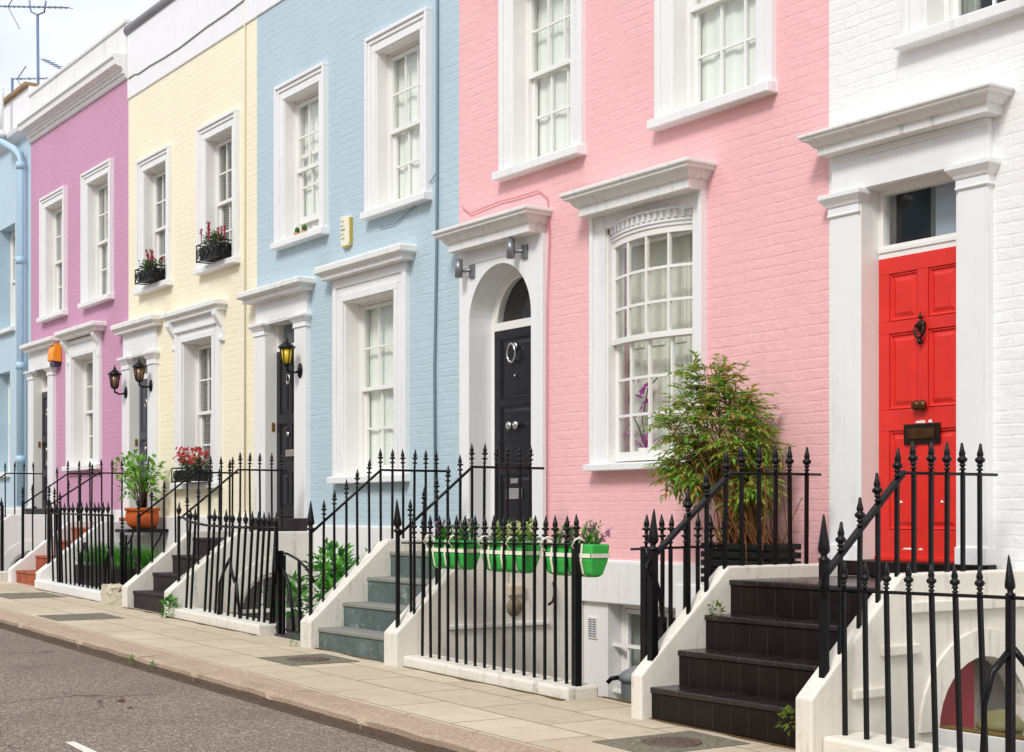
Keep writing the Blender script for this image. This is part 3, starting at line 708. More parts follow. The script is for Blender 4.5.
# moulding round the fanlight
pts = [(AX - (AR - .08) * math.cos(math.pi * i / 16), Yd + .01, AZ + (AR - .08) * math.sin(math.pi * i / 16)) for i in range(17)]; fr.tube(pts, .016, 6)
fr.build('door_frame', M['white_clean'], surr)
fl = MB(); n = 16
fl.add([(AX, Yd + .05, AZ)] + [(AX - (AR - .06) * math.cos(math.pi * i / n), Yd + .05, AZ + (AR - .06) * math.sin(math.pi * i / n)) for i in range(n + 1)], [(0, i + 1, i + 2) for i in range(n)])
fl.build('fanlight', M['glass'], H)
fb = MB(); fb.quad((AX - .1, Yd + .2, 3.3), (AX + .45, Yd + .2, 3.3), (AX + .45, Yd + .2, 3.66), (AX - .1, Yd + .2, 3.66)); fb.build('blind', M['netgrey'], H)  # added grey backing, its colour stands in for reflections in the arched pane
lx0, lx1 = AX - AR + .075, AX + AR - .075
DB = panel_door(lx0, lx1, 1.37, 3.30, Yd, M['doorblack'], ((.06, .30), (.345, .63), (.665, .955)), 'door', H, 1, proud=.014)
DB['label'] = 'black front door with a chrome ring knocker'
c = -11.44
rg = MB(); rg.lathe([(-.03, .008), (-.02, .035), (-.012, .04), (0, .04)], (c + .02, Yd - .012, 3.13), 10, axis='y')
rg.tube([(c + .02 + .065 * math.sin(t) - .02, Yd - .05, 3.07 + .085 * math.cos(t)) for t in [math.tau * i / 20 for i in range(21)]], .012, 6)
rg.build('knocker', M['chrome'], DB)
kb2 = MB()
for dx in (-.055, .055): kb2.lathe([(-.06, .01), (-.055, .034), (-.04, .042), (-.02, .03), (-.012, .014), (0, .02)], (c + .02 + dx, Yd - .012, 2.40), 10, axis='y')
kb2.lathe([(-.02, .006), (-.012, .012), (0, .012)], (c + .02, Yd - .012, 2.86), 8, axis='y')
kb2.build('door_knob', M['chrome'], DB)
lb = MB(); lb.box(c - .12, c + .14, Yd - .03, Yd - .013, 1.72, 1.82); lb.box(c - .05, c + .07, Yd - .026, Yd - .013, 1.865, 1.91); lb.build('letterbox', M['chrome'], DB, .004)
threshold(H, -12.0, -10.68, -.055, 1.25, 1.38, 'step_teal')
# bowed ground floor window: 4 x 3 panes over 4 x 3, under an arched dentil band
def bow_window(h, x0, x1, z0, z1):
    W = M['white_clean']; n = 16; sag = .085; cx = (x0 + x1) / 2; hw = (x1 - x0) / 2 - .02
    def yb(x): u = (x - cx) / hw; return .035 - sag * (1 - u * u)
    def ztop(x): u = (x - cx) / hw; return z1 - .105 - .018 * u * u
    m = MB()
    m.box(x0 - .02, x0 + .02, -.015, .16, z0, z1 - .06); m.box(x1 - .02, x1 + .02, -.015, .16, z0, z1 - .06)
    m.box(x0 + .015, x1 - .015, .08, .16, z1 - .16, z1 - .065)
    win = m.build('window', W, h, .004)
    def strip(mb, za, zb, dy0, dy1):
        for i in range(n):
            xa, xb = cx - hw + 2 * hw * i / n, cx - hw + 2 * hw * (i + 1) / n
            fa, fb = za(xa) if callable(za) else za, za(xb) if callable(za) else za
            ta, tb = zb(xa) if callable(zb) else zb, zb(xb) if callable(zb) else zb
            mb.add([(xa, yb(xa) + dy0, fa), (xb, yb(xb) + dy0, fb), (xb, yb(xb) + dy1, fb), (xa, yb(xa) + dy1, fa), (xa, yb(xa) + dy0, ta), (xb, yb(xb) + dy0, tb), (xb, yb(xb) + dy1, tb), (xa, yb(xa) + dy1, ta)],
                   [(0, 1, 5, 4), (2, 3, 7, 6), (4, 5, 6, 7), (0, 3, 2, 1)] + ([(0, 4, 7, 3)] if i == 0 else []) + ([(1, 2, 6, 5)] if i == n - 1 else []))
    def vbar(mb, x, za, zb, w, dy0, dy1):
        b = zb(x) if callable(zb) else zb; mb.box(x - w/2, x + w/2, yb(x) + dy0, yb(x) + dy1, za, b)
    zm = z0 + 1.0
    s = MB(); strip(s, lambda x: ztop(x) - .05, ztop, 0, .035); strip(s, zm - .022, zm + .024, -.004, .036)
    for i in range(5): vbar(s, cx - hw + .02 + (2 * hw - .04) * i / 4, zm + .02, lambda x: ztop(x) - .02, .045 if i in (0, 4) else .022, .003, .033)
    for r in (1, 2): 
        def zz(x, r=r): return zm + (ztop(x) - .05 - zm) * r / 3
        strip(s, lambda x: zz(x) - .011, lambda x: zz(x) + .011, .005, .03)
    s.build('upper_sash', W, win)
    s = MB(); strip(s, z0 + .015, z0 + .09, .035, .07); strip(s, zm - .03, zm - .02, .03, .06)
    for i in range(5): vbar(s, cx - hw + .02 + (2 * hw - .04) * i / 4, z0 + .05, zm, .045 if i in (0, 4) else .022, .038, .066)
    for r in (1, 2):
        z = z0 + .09 + (zm - z0 - .11) * r / 3; strip(s, z - .011, z + .011, .04, .064)
    s.build('lower_sash', W, win)
    gl = MB(); gl.smooth = True
    for za, zb, dy in ((zm, lambda x: ztop(x) - .02, .018), (z0 + .07, lambda x: zm, .052)):
        for i in range(n):
            xa, xb = cx - hw + 2 * hw * i / n, cx - hw + 2 * hw * (i + 1) / n
            gl.quad((xa, yb(xa) + dy, za), (xb, yb(xb) + dy, za), (xb, yb(xb) + dy, zb(xb)), (xa, yb(xa) + dy, zb(xa)))
    gl.build('glass', M['glass'], win)
    # fascia above the sash, then the dentil band following the curve
    a = MB()
    strip(a, ztop, z1 + .02, -.012, .06)
    a.box(x0 - .18, x0, -.035, .01, z0, z1 + .1); a.box(x1, x1 + .12, -.035, .01, z0, z1 + .1); a.box(x0 - .184, x0 - .14, -.06, .008, z0, z1 + .098); a.box(x1 + .085, x1 + .124, -.06, .008, z0, z1 + .098)
    a.box(x0, x1, -.030, .10, z1 - .01, z1 + .1)
    a.build('architrave', M['white'], win, .004)
    d = MB()
    def yd(x): return min(yb(x), .03) - .06
    for i in range(n):
        xa, xb = cx - hw + 2 * hw * i / n, cx - hw + 2 * hw * (i + 1) / n
        def zt(x): return ztop(x) + .12
        for lo_, hi_, o in ((0., .022, -.022), (-.09, -.070, -.012)):
            d.add([(xa, yb(xa) - .012 + o, zt(xa) + lo_), (xb, yb(xb) - .012 + o, zt(xb) + lo_), (xb, .03, zt(xb) + lo_), (xa, .03, zt(xa) + lo_), (xa, yb(xa) - .012 + o, zt(xa) + hi_), (xb, yb(xb) - .012 + o, zt(xb) + hi_), (xb, .03, zt(xb) + hi_), (xa, .03, zt(xa) + hi_)],
                  [(0, 1, 5, 4), (4, 5, 6, 7), (0, 3, 2, 1)] + ([(0, 4, 7, 3)] if i == 0 else []) + ([(1, 2, 6, 5)] if i == n - 1 else []))
    for i in range(15):
        x = cx - hw + .035 + (2 * hw - .07) * i / 14; d.box(x - .018, x + .018, yb(x) - .032, .04, ztop(x) + .058, ztop(x) + .118)
    d.build('dentil_band', M['white'], win, .003)
    s = MB(); s.prism([(.15, z0 - .06), (.15, z0 + .01), (-.02, z0 + .004), (-.12, z0 - .006), (-.12, z0 - .06)], 'x', x0 - .19, x1 + .15); s.build('sill', M['white'], win, .006)
    make_hood('hood', win, x0 - .28, x1 + .24, z1 + .095, z1 + .31, .30, M['stained'], hood_profile)
    # cream shutters inside
    c = MB()
    for i in range(4):
        xa = x0 + .04 + i * .26; c.box(xa, xa + .25, .19, .215, z0 + .02, z1 - .05)
        for za, zb in ((z0 + .1, z0 + .85), (z0 + .95, z1 - .35)): c.box(xa + .04, xa + .21, .178, .191, za, zb)
    c.build('shutters', M['netcream'], win, .004)
    return win
bow_window(H, *p_g)
vt = MB()

# ------------------------------------------------------------------ BLUE HOUSE
XB0, XB1 = -16.646, -12.104
b_l = (-15.865, -14.965, 4.745, 6.385); b_r = (-13.68, -12.78, 4.745, 6.385); b_g = (-14.375, -13.275, 1.99, 3.865); b_d = (-16.32, -15.525, 1.30, 3.85)
H, lo = house('pale blue painted brick terraced house with a tall black front door', XB0, XB1, 'blue', [b_l, b_r, b_g, b_d], 1.445, 7.56, -1.2)
basement_wall(H, XB0, XB1, -1.3, 1.445, [(-16.32, -15.525, 1.30, 1.445)], band=(1.0, 1.44))
m = MB(); m.box(XB0 + .002, XB1 - .002, -.02, .3, 7.56, 8.5); m.box(XB0 + .002, XB1 - .002, -.06, .34, 8.5, 8.6); m.build('parapet', M['parapet'], H, .01)
w_ = window(H, *b_l, cur='net', lift=.17, depth=.12)
window(H, *b_r, cur='net', depth=.12)
window(H, *b_g, arch=[(0, .06, .05), (.06, .16, .03), (.16, .235, .05)], cur='net', rows=2, cols=3, hood=(-14.76, -12.89, 4.12, 4.28, .2), plain_top=.02)
def flat_door(H, pil, dopen, cap, hoodx, hoodz, q, doormat, thr, ldl, rail=3.50, zlow=1.45, frieze_top=None, rows=((.06, .27), (.33, .56), (.62, .95)), thrmat='step_dark', fan='glass'):
    (a0, a1, b0, b1) = pil
    ds = MB(); ds.box(a0, b1, -.045, .012, cap[1] - .002, hoodz[0] + .01); s = ds.build('door_surround', M['white'], H, .005)
    pilaster(s, a0, a1, thr[0], *cap); pilaster(s, b0, b1, thr[0], *cap)
    make_hood('hood', s, *hoodx, *hoodz, q, M['stained'], slab_profile)
    Yd = .11; zt = dopen[3]
    fr = MB(); fr.box(a1 - .02, a1 + .012, -.05, Yd, thr[1], zt); fr.box(b0 - .012, b0 + .02, -.05, Yd, thr[1], zt); fr.box(a1, b0, -.04, Yd, zt - .03, zt)
    ring(fr, a1 + .002, b0 - .002, thr[1], zt - .002, .026, Yd, Yd + .08, .002); fr.box(a1 + .024, b0 - .024, Yd - .012, Yd + .06, rail, rail + .07)
    fr.build('door_frame', M['white_clean'], s, .004)
    g = MB(); g.quad((a1 + .02, Yd + .04, rail + .06), (b0 - .02, Yd + .04, rail + .06), (b0 - .02, Yd + .04, zt - .02), (a1 + .02, Yd + .04, zt - .02)); g.build('fanlight', M[fan], H)
    d = panel_door(a1 + .028, b0 - .028, thr[1] + .01, rail, Yd, doormat, rows, 'door', H, 2); d['label'] = ldl
    cx = (a1 + b0) / 2
    k = MB(); k.lathe([(-.05, .01), (-.045, .028), (-.03, .033), (-.012, .014), (0, .016)], (cx, Yd - .018, thr[1] + .98), 8, axis='y'); k.build('door_knob', M['chrome'], d)
    l = MB(); l.box(cx - .11, cx + .11, Yd - .03, Yd - .018, thr[1] + .72, thr[1] + .80); l.build('letterbox', M['chrome'], d, .003)
    kk = MB(); kk.tube([(cx + .04 * math.sin(t), Yd - .05, rail - .35 + .055 * math.cos(t)) for t in [math.tau * i / 14 for i in range(15)]], .01, 5); kk.build('knocker', M['chrome'], d)
    bl = MB(); bl.box(a1 + .010, a1 + .022, .03, .07, thr[1] + 1.03, thr[1] + 1.13); bl.build('doorbell', M['brassbright'], s, .004)
    threshold(H, a0 - .02, b1 + .02, -.10, thr[0] + .002, thr[1], thrmat)
    return d
flat_door(H, (-16.594, -16.32, -15.525, -15.24), b_d, (3.69, 3.84), (-16.76, -15.09), (4.09, 4.235), .23, M['doorblack'], (1.30, 1.53), 'black panelled door under a dark fanlight', 3.50)

# ------------------------------------------------------------------ YELLOW HOUSE
XY0, XY1 = -21.019, -16.646
y_l = (-20.36, -19.51, 4.75, 6.39); y_r = (-18.17, -17.315, 4.75, 6.39); y_g = (-18.91, -17.915, 1.985, 3.845); y_d = (-20.86, -20.115, 1.38, 3.84)
H, lo = house('cream yellow painted brick terraced house with flower boxes on its sills', XY0, XY1, 'yellow', [y_l, y_r, y_g, y_d], 1.535, 7.555, -1.2)
basement_wall(H, XY0, XY1, -1.3, 1.535, [(-20.86, -20.115, 1.38, 1.535)], band=(1.1, 1.53))
m = MB(); m.box(XY0 + .002, XY1 - .002, -.02, .3, 7.555, 8.52); m.build('parapet', M['parapet'], H, .01)
m = MB(); m.tube([(XY0 - .02, .0, 8.55), (XY1, .0, 8.55)], .075, 8); m.box(XY0, XY1, 0, .3, 8.52, 8.56); m.build('parapet_flashing', M['lead'], H)
window(H, *y_l, cur='dark', depth=.12, label='first floor window with a red flowered iron box')
window(H, *y_r, cur='blind', depth=.12)
wy = window(H, *y_g, arch=[(0, .07, .05), (.07, .17, .03), (.17, .24, .05)], cur='blind', rows=2, cols=3, hood=(-19.36, -17.5, 4.13, 4.275, .17), plain_top=.0)
cm = MB(); console(cm, -19.19, 3.75, 4.13); console(cm, -17.64, 3.75, 4.13); cm.box(-19.14, -17.68, -.056, .01, 4.0, 4.13); cm.box(-19.136, -17.684, -.068, .008, 3.985, 4.02); cm.build('console', M['white'], wy, .004)
flat_door(H, (-21.13, -20.86, -20.115, -19.84), y_d, (3.645, 3.83), (-21.29, -19.65), (4.16, 4.315), .18, M['doornavy'], (1.38, 1.52), 'slate blue panelled front door', 3.50, thrmat='step_terra')

# ------------------------------------------------------------------ PURPLE HOUSE
XU0, XU1 = -25.71, -21.019
u_l = (-24.86, -23.94, 4.83, 6.63); u_r = (-22.76, -21.80, 4.83, 6.65); u_g = (-23.45, -22.42, 2.33, 4.03); u_d = (-25.43, -24.62, 1.5, 4.05)
H, lo = house('mauve purple painted brick terraced house under a bold white cornice', XU0, XU1, 'purple', [u_l, u_r, u_g, u_d], 1.62, 7.865, -1.2)
basement_wall(H, XU0, XU1, -1.3, 1.62, [(-25.43, -24.62, 1.5, 1.62)], band=(1.2, 1.615))
m = MB(); m.box(XU0 + .002, XU1 - .002, -.03, .3, 7.865, 8.66); m.box(XU0 + .002, XU1 - .002, -.06, .32, 8.66, 8.72); m.build('parapet', M['stained'], H, .01)
m = MB(); m.prism([(-.03, 7.87), (-.05, 7.90), (-.05, 7.97), (-.09, 7.99), (-.10, 8.02), (-.20, 8.05), (-.21, 8.12), (-.24, 8.15), (-.24, 8.19), (-.03, 8.22)], 'x', XU0 + .004, XU1 - .004)
for i in range(78): x = XU0 + .03 + i * .06; m.box(x, x + .035, -.085, -.04, 7.935, 7.975)
m.build('cornice', M['white'], H)
window(H, *u_l, cur='grey', depth=.12); window(H, *u_r, cur='grey', depth=.12)
wu = window(H, *u_g, arch=[(0, .07, .05), (.07, .2, .03), (.2, .27, .05)], cur='grey', hood=(-23.78, -21.95, 4.32, 4.46, .22))
cm = MB(); console(cm, -23.66, 3.93, 4.32); console(cm, -22.2, 3.93, 4.32); cm.build('console', M['white'], wu, .004)
flat_door(H, (-25.70, -25.43, -24.62, -24.35), u_d, (3.83, 3.98), (-25.70, -24.03), (4.29, 4.43), .2, M['doorblack'], (1.48, 1.66), 'dark panelled door beside the orange alarm', 3.62, thrmat='step_black')

# ------------------------------------------------------------------ PALE BLUE HOUSE
XL0, XL1 = -30.4, -25.71
l_w = (-27.6, -26.64, 4.86, 6.68); l_g = (-27.75, -26.95, 2.3, 4.1)
H, lo = house('sky blue rendered terraced house at the far end of the row', XL0, XL1, 'paleblue', [l_w, l_g, (-29.6, -28.8, 1.6, 4.0)], 1.66, 8.04, -1.2)
basement_wall(H, XL0, XL1, -1.3, 1.66, [], band=(1.3, 1.655))
m = MB(); m.box(XL0, XL1 - .002, -.03, .3, 8.04, 8.86); m.build('parapet', M['parapet'], H, .01)
m = MB(); m.prism([(-.03, 8.045), (-.06, 8.06), (-.16, 8.12), (-.18, 8.18), (-.03, 8.22)], 'x', XL0, XL1 - .004); m.build('cornice', M['white'], H)
m = MB(); m.box(XL0, -25.74, -.1, .34, 8.862, 8.93); m.build('coping', M['tan'], H, .01)
window(H, *l_w, arch=None, cur='grey', depth=.2, sill=(.08, .12, .09)); window(H, *l_g, arch=None, cur='grey', depth=.2, sill=(.08, .12, .09))

# ------------------------------------------------------------------ front steps
def steps(label, xo0, xi0, xi1, xo1, noses, landing_y, zc_front, mat, strmat, treadmat=None, ledges=False, arch=None, cop_rise=.075, stonemat=None):
    "noses: (p, z) per step; the last one is the landing edge"
    xm = (xi0 + xi1) / 2; zb = zg(xm) - .06
    T = thing('front_steps', (xm, -noses[0][0], zg(xm)), label, 'steps', 'flights of steps up to the front doors')
    prev = zb
    n = len(noses)
    for i, (p, z) in enumerate(noses):
        pb = noses[i + 1][0] - .03 if i + 1 < n else -.0
        m = MB()
        riser_top = z - .035
        m.box(xi0 - .02, xi1 + .02, -p + .012, -pb, prev - (.0 if i == 0 else .05), riser_top)
        if treadmat: m.mat(1)
        m.box(xi0 - .021, xi1 + .021, -p, -pb + .001, riser_top, z)
        if i == 0: m.mat(0); m.box(xi0 - .02, xi1 + .02, -p + .012, -pb, zb - .4, prev)
        o = m.build('landing' if i == n - 1 else 'step', [M[mat], M[treadmat] if treadmat else M[mat]], T, .008)
        prev = riser_top
    pL, zL = noses[-1]; p0 = noses[0][0]
    zland = zL + cop_rise
    zfront = zc_front
    # parapet walls: sloping top, then level along the landing
    for side, (a, b) in (('l', (xo0, xi0)), ('r', (xi1, xo1))):
        m = MB(); zq = -1.28 + zg(xm) - .195
        prof = [(-p0 - .07, zb - .3), (-p0 - .07, zfront), (-pL - .0, zland), (-.0, zland)]
        arch_ = arch if side == 'r' else None
        if arch_:
            cy, r, zs = arch_   # y centre (as p), radius, springing
            q = prof + [(0, zq), (-(cy - r), zq)] + [(-cy + r * math.cos(math.pi * i / 16), zs + r * math.sin(math.pi * i / 16)) for i in range(17)] + [(-(cy + r), zq), (-p0 - .07, zq)]
        else: q = prof + [(0, zq), (-p0 - .07, zq)]
        q = [(y, z) for y, z in q]
        m.prism(q, 'x', a, b)
        side_o = m.build('side_wall', M[strmat], T, .012)
        if arch_ :
            # vault lining ring
            v = MB(); nn = 16
            for i in range(nn):
                t0, t1 = math.pi * i / nn, math.pi * (i + 1) / nn
                ra, rb = r + .002, r + .16
                pa = [(-cy + rr * math.cos(t), zs + rr * math.sin(t)) for rr in (ra, rb) for t in (t0, t1)]
                v.add([(b - .002, *pa[0]), (b - .002, *pa[1]), (b - .002, *pa[3]), (b - .002, *pa[2]), (b + .02, *pa[0]), (b + .02, *pa[1]), (b + .02, *pa[3]), (b + .02, *pa[2])],
                      [(4, 5, 6, 7), (0, 1, 5, 4), (3, 2, 6, 7)[::-1]] + ([(0, 4, 7, 3)] if i == 0 else []) + ([(1, 2, 6, 5)] if i == nn - 1 else []))
            v.build('arch_band', M[strmat], T)
    if ledges:
        for (pa, pb, z0, z1) in ledges:
            m = MB(); m.box(xo1 - .004, xo1 + .035, -pa, -pb, z0, z1); m.build('ledge', M[strmat], T, .008)
    return T

S1 = steps('black tiled front steps between cream side walls, leading to the red door', -7.19, -7.085, -5.79, -5.665,
           [(1.80, .53), (1.58, .745), (1.36, .955), (1.15, 1.17)], 0, .605, 'step_black', 'cream', 'tread_black',
           ledges=[(1.58, 1.30, .585, .64), (1.34, 1.05, .805, .865), (1.12, .0, 1.035, 1.10)], arch=(.47, .40, .36), cop_rise=.085)
S2 = steps('worn slate blue front steps between white side walls, leading to the arched black door', -11.80, -11.60, -10.33, -10.13,
           [(1.76, .605), (1.52, .815), (1.28, 1.03), (1.05, 1.25)], 0, .655, 'step_teal', 'plinthwhite', 'tread_teal', cop_rise=.11)
S3 = steps('charcoal front steps between white side walls, leading to the blue house', -16.50, -16.34, -15.22, -15.05,
           [(1.66, .715), (1.43, .915), (1.20, 1.11), (.95, 1.305)], 0, .76, 'step_dark', 'plinthwhite', arch=(.52, .42, .52), cop_rise=.08)
S4 = steps('terracotta tiled front steps between white side walls, leading to the yellow house', -21.34, -21.2, -20.05, -19.88,
           [(1.56, .785), (1.29, .99), (1.0, 1.195), (.78, 1.38)], 0, .80, 'step_terra', 'white_low', cop_rise=.09)
S5 = steps('front steps at the far left, leading to the purple house', -25.75, -25.6, -24.5, -24.3,
           [(1.50, .90), (1.24, 1.10), (.98, 1.30), (.74, 1.48)], 0, .93, 'step_dark', 'white_low', arch=(.42, .36, .62), cop_rise=.08)
for S, cy, r, zs, xx in ((S3, .52, .42, .52, -15.10), (S5, .42, .36, .62, -24.34)):
    f = MB(); n_ = 14
    f.tube([(xx, -cy - r * .94, zs - 1.2)] + [(xx, -cy - r * .94 * math.cos(math.pi * i / n_), zs + r * .94 * math.sin(math.pi * i / n_)) for i in range(n_ + 1)] + [(xx, -cy + r * .94, zs - 1.2)], .028, 6)
    f.box(xx - .014, xx + .014, -cy - r * .93, -cy + r * .93, zs - .02, zs + .02)
    for q in (-.33, .33): f.box(xx - .012, xx + .012, -cy + r * q - .012, -cy + r * q + .012, zs - 1.1, zs + r * .88)
    fo = f.build('arch_window', M['white_clean'], S)
    f = MB(); f.add([(xx - .03, -cy, zs)] + [(xx - .03, -cy - r * .95 * math.cos(math.pi * i / n_), zs + r * .95 * math.sin(math.pi * i / n_)) for i in range(n_ + 1)], [(0, i + 1, i + 2) for i in range(n_)])
    f.quad((xx - .03, -cy - r * .95, zs - 1.2), (xx - .03, -cy + r * .95, zs - 1.2), (xx - .03, -cy + r * .95, zs), (xx - .03, -cy - r * .95, zs)); f.build('glass', M['glass'], fo)
# oxblood cellar door standing open in the vault under the nearest steps; vault end
m = MB(); m.box(-5.80, -5.745, -.868, -.44, -1.0, .755); o = m.build('cellar_door', M['darkred'], S1, .006)
m = MB(); m.box(-6.35, -6.02, -1.0, -.02, -1.1, 1.10); m.build('vault_wall', M['cream'], S1)

# ------------------------------------------------------------------ low walls carrying railings, area walls
def low_wall(label, x0, x1, y0, y1, z0, z1, mat='plinthwhite', slope=True, bev=.02):
    m = MB(); xm = (x0 + x1) / 2
    n = 8
    for i in range(1):
        m.box(x0, x1, y0, y1, z0, z1, slope)
    return solo(m, 'low_wall', M[mat], label, 'low wall', (xm, (y0+y1)/2, zg(xm)), 'low walls under the railings', bev)
low_wall('low white kerb wall under the railing with three green planters', -10.13, -7.98, -1.775, -1.50, -.3, .085)
low_wall('low white kerb wall under the nearest railing, right of the black steps', -5.66, -2.0, -1.80, -1.46, -.3, .10, 'cream')
low_wall('low white kerb wall under the leaning railing with hoops, beside the charcoal steps', -15.05, -12.85, -1.74, -1.46, -.3, .10)
low_wall('low white kerb wall under the railing right of the terracotta steps', -19.88, -17.3, -1.70, -1.45, -.3, .12, 'white_low')
low_wall('low pale kerb wall at the far left edge', -24.3, -21.8, -1.66, -1.45, -.3, .12, 'plinthwhite')
m = MB(); m.box(-5.38, -2.0, -1.22, -1.10, -1.2, .435); m.mat(1); m.box(-5.37, -2.0, -1.21, -1.11, .4352, .444)
solo(m, 'area_wall', [M['white_low'], M['moss']], 'white inner wall topped with moss, in front of the cellar arch', 'wall', (-4, -1.16, 0), None, .01)
def moss_line(label, x0, x1, y):
    m = MB(); n = int((x1 - x0) / .05); pts = []
    for i in range(n + 1):
        x = x0 + (x1 - x0) * i / n; w = .012 + .05 * max(0, noise.noise(Vector((x * 3.3, y, 0))) + .25); pts.append((x, y, y - w))
    for i in range(n):
        (xa, a, b), (xb, c, d) = pts[i], pts[i + 1]; m.add([(xa, a, zg(xa) + .0055), (xb, c, zg(xb) + .0055), (xb, d, zg(xb) + .0045), (xa, b, zg(xa) + .0045)], [(0, 1, 2, 3)])
    o = m.build('moss', M['moss']); o['kind'] = 'stuff'
for a, b, y in ((-10.1, -7.98, -1.774), (-7.98, -7.2, -1.46), (-15.0, -12.85, -1.739), (-19.85, -17.3, -1.699), (-5.64, -3, -1.799), (-11.75, -10.15, -1.765), (-16.45, -15.1, -1.70), (-7.15, -5.68, -1.80)): moss_line('', a, b, y)
# pit floors and dividing walls
m = MB()
m.box(-31, -2, -1.46, 0, -1.15, -1.05, True); struct(m.build('area_floor', M['pitfloor']))
m = MB(); m.box(-12.75, -12.0, -1.62, -1.46, -.3, .02, True); m.build('x', M['slate'])
o = bpy.data.objects['x']; o.name = 'gate_sill'; o.data.name = 'gate_sill'; tag(o, 'dark stone sill under the small hooped gate', 'sill')
m = MB(); nx, ny, nz_ = 14, 5, 7
def rub(u, v, w):
    p = Vector((-17.26 + .54 * u, -1.70 + .22 * v, zg(-17) - .1 + .30 * w)); q = noise.noise_vector(p * 9.0) * .05 + noise.noise_vector(p * 22.0) * .02
    return p + q
def sheet(f, a, b):
    vs = [f(i / a, k / b) for k in range(b + 1) for i in range(a + 1)]
    m.add(vs, [(k * (a + 1) + i, k * (a + 1) + i + 1, (k + 1) * (a + 1) + i + 1, (k + 1) * (a + 1) + i) for k in range(b) for i in range(a)])
sheet(lambda u, w: rub(u, 0, w), 18, 10); sheet(lambda u, w: rub(u, 1, w), 18, 10); sheet(lambda v, w: rub(0, v, w), 8, 10); sheet(lambda v, w: rub(1, v, w), 8, 10); sheet(lambda u, v: rub(u, v, 1), 18, 8)
solo(m, 'rubble_pier', M['stone'], 'rough rubble stone end of the kerb wall beside the charcoal steps', 'stone pier', (-17, -1.55, zg(-17)))

# ------------------------------------------------------------------ ironwork
def fin_mesh(name, prof, n=8):
    m = MB(); m.lathe(prof, (0, 0, 0), n); me = bpy.data.meshes.new(name); me.from_pydata(m.v, [], m.f); me.materials.append(M['iron'])
    me.polygons.foreach_set('use_smooth', [True] * len(me.polygons)); me.update(); return me
FA = fin_mesh('finial_urn', [(0, .011), (.012, .011), (.014, .021), (.024, .021), (.027, .013), (.04, .013), (.042, .021), (.052, .021), (.055, .014), (.064, .02), (.072, .031), (.086, .034), (.098, .024), (.104, .017), (.112, .021), (.122, .022), (.15, .014), (.188, .008), (.192, .002)], 9)
FB = fin_mesh('finial_spear', [(0, .009), (.02, .009), (.022, .017), (.03, .017), (.033, .010), (.055, .010), (.062, .026), (.07, .026), (.076, .010), (.098, .011), (.108, .030), (.116, .028), (.122, .012), (.135, .019), (.15, .017), (.205, .002)], 8)
FC = fin_mesh('finial_post', [(0, .02), (.01, .032), (.022, .032), (.03, .018), (.045, .018), (.055, .030), (.07, .034), (.1, .030), (.25, .006), (.262, .002)], 9)
FD = fin_mesh('finial_bud', [(0, .009), (.02, .009), (.025, .02), (.035, .018), (.05, .026), (.075, .026), (.09, .014), (.15, .003)], 8)

def railing(label, loc, bars, rails, fin=FB, r=.009, posts=(), name='iron_railing', cat='railing', group='black iron railings', extras=None, railbox=None, fs=1.0):
    """bars: (x, y, z0, z1[, dx, dy]) ; z1 = underside of finial; rails: list of (points, radius) ; posts: (x,y,z0,z1,r,finial)"""
    T = thing(name, loc, label, cat, group); L = Vector(loc)
    fl = 0
    def bar(nm, x, y, z0, z1, r, fm, dx=0, dy=0, s=1.):
        m = MB(); q = r
        m.loft([[(x - q, y - q, z0), (x + q, y - q, z0), (x + q, y + q, z0), (x - q, y + q, z0)], [(x + dx - q, y + dy - q, z1), (x + dx + q, y + dy - q, z1), (x + dx + q, y + dy + q, z1), (x + dx - q, y + dy + q, z1)]])
        o = m.build(nm, M['iron'], T, 0, (x, y, z0))
        if fm:
            f = bpy.data.objects.new('finial', fm); COL.objects.link(f); f.parent = o; f.location = (dx, dy, z1 - z0 - .002); f.scale = (s, s, s)
            f.rotation_euler = (R.uniform(-.04, .04), R.uniform(-.04, .04), R.uniform(0, 1))
        return o
    for b in bars:
        x, y, z0, z1 = b[:4]; dx = b[4] if len(b) > 4 else R.uniform(-.006, .006); dy = b[5] if len(b) > 5 else R.uniform(-.006, .006)
        bar('bar', x, y, z0, z1, r, fin, dx, dy, fs)
    for b in posts:
        bar('post', *b[:6], 0, 0, b[6] if len(b) > 6 else 1.)
    for pts, rr in rails:
        m = MB(); m.tube(pts, rr, 6); m.build('rail', M['iron'], T)
    for pts, w, h in (railbox or ()):
        m = MB(); q = []
        for p in pts: q.append([(p[0] - w, p[1], p[2] - h), (p[0] + w, p[1], p[2] - h), (p[0] + w, p[1], p[2] + h), (p[0] - w, p[1], p[2] + h)])
        m.loft(q); m.build('rail', M['iron'], T, .003)
    if extras:
        for pts, rr in extras:
            m = MB(); m.tube(pts, rr, 6); m.build('stay', M['iron'], T)
    return T

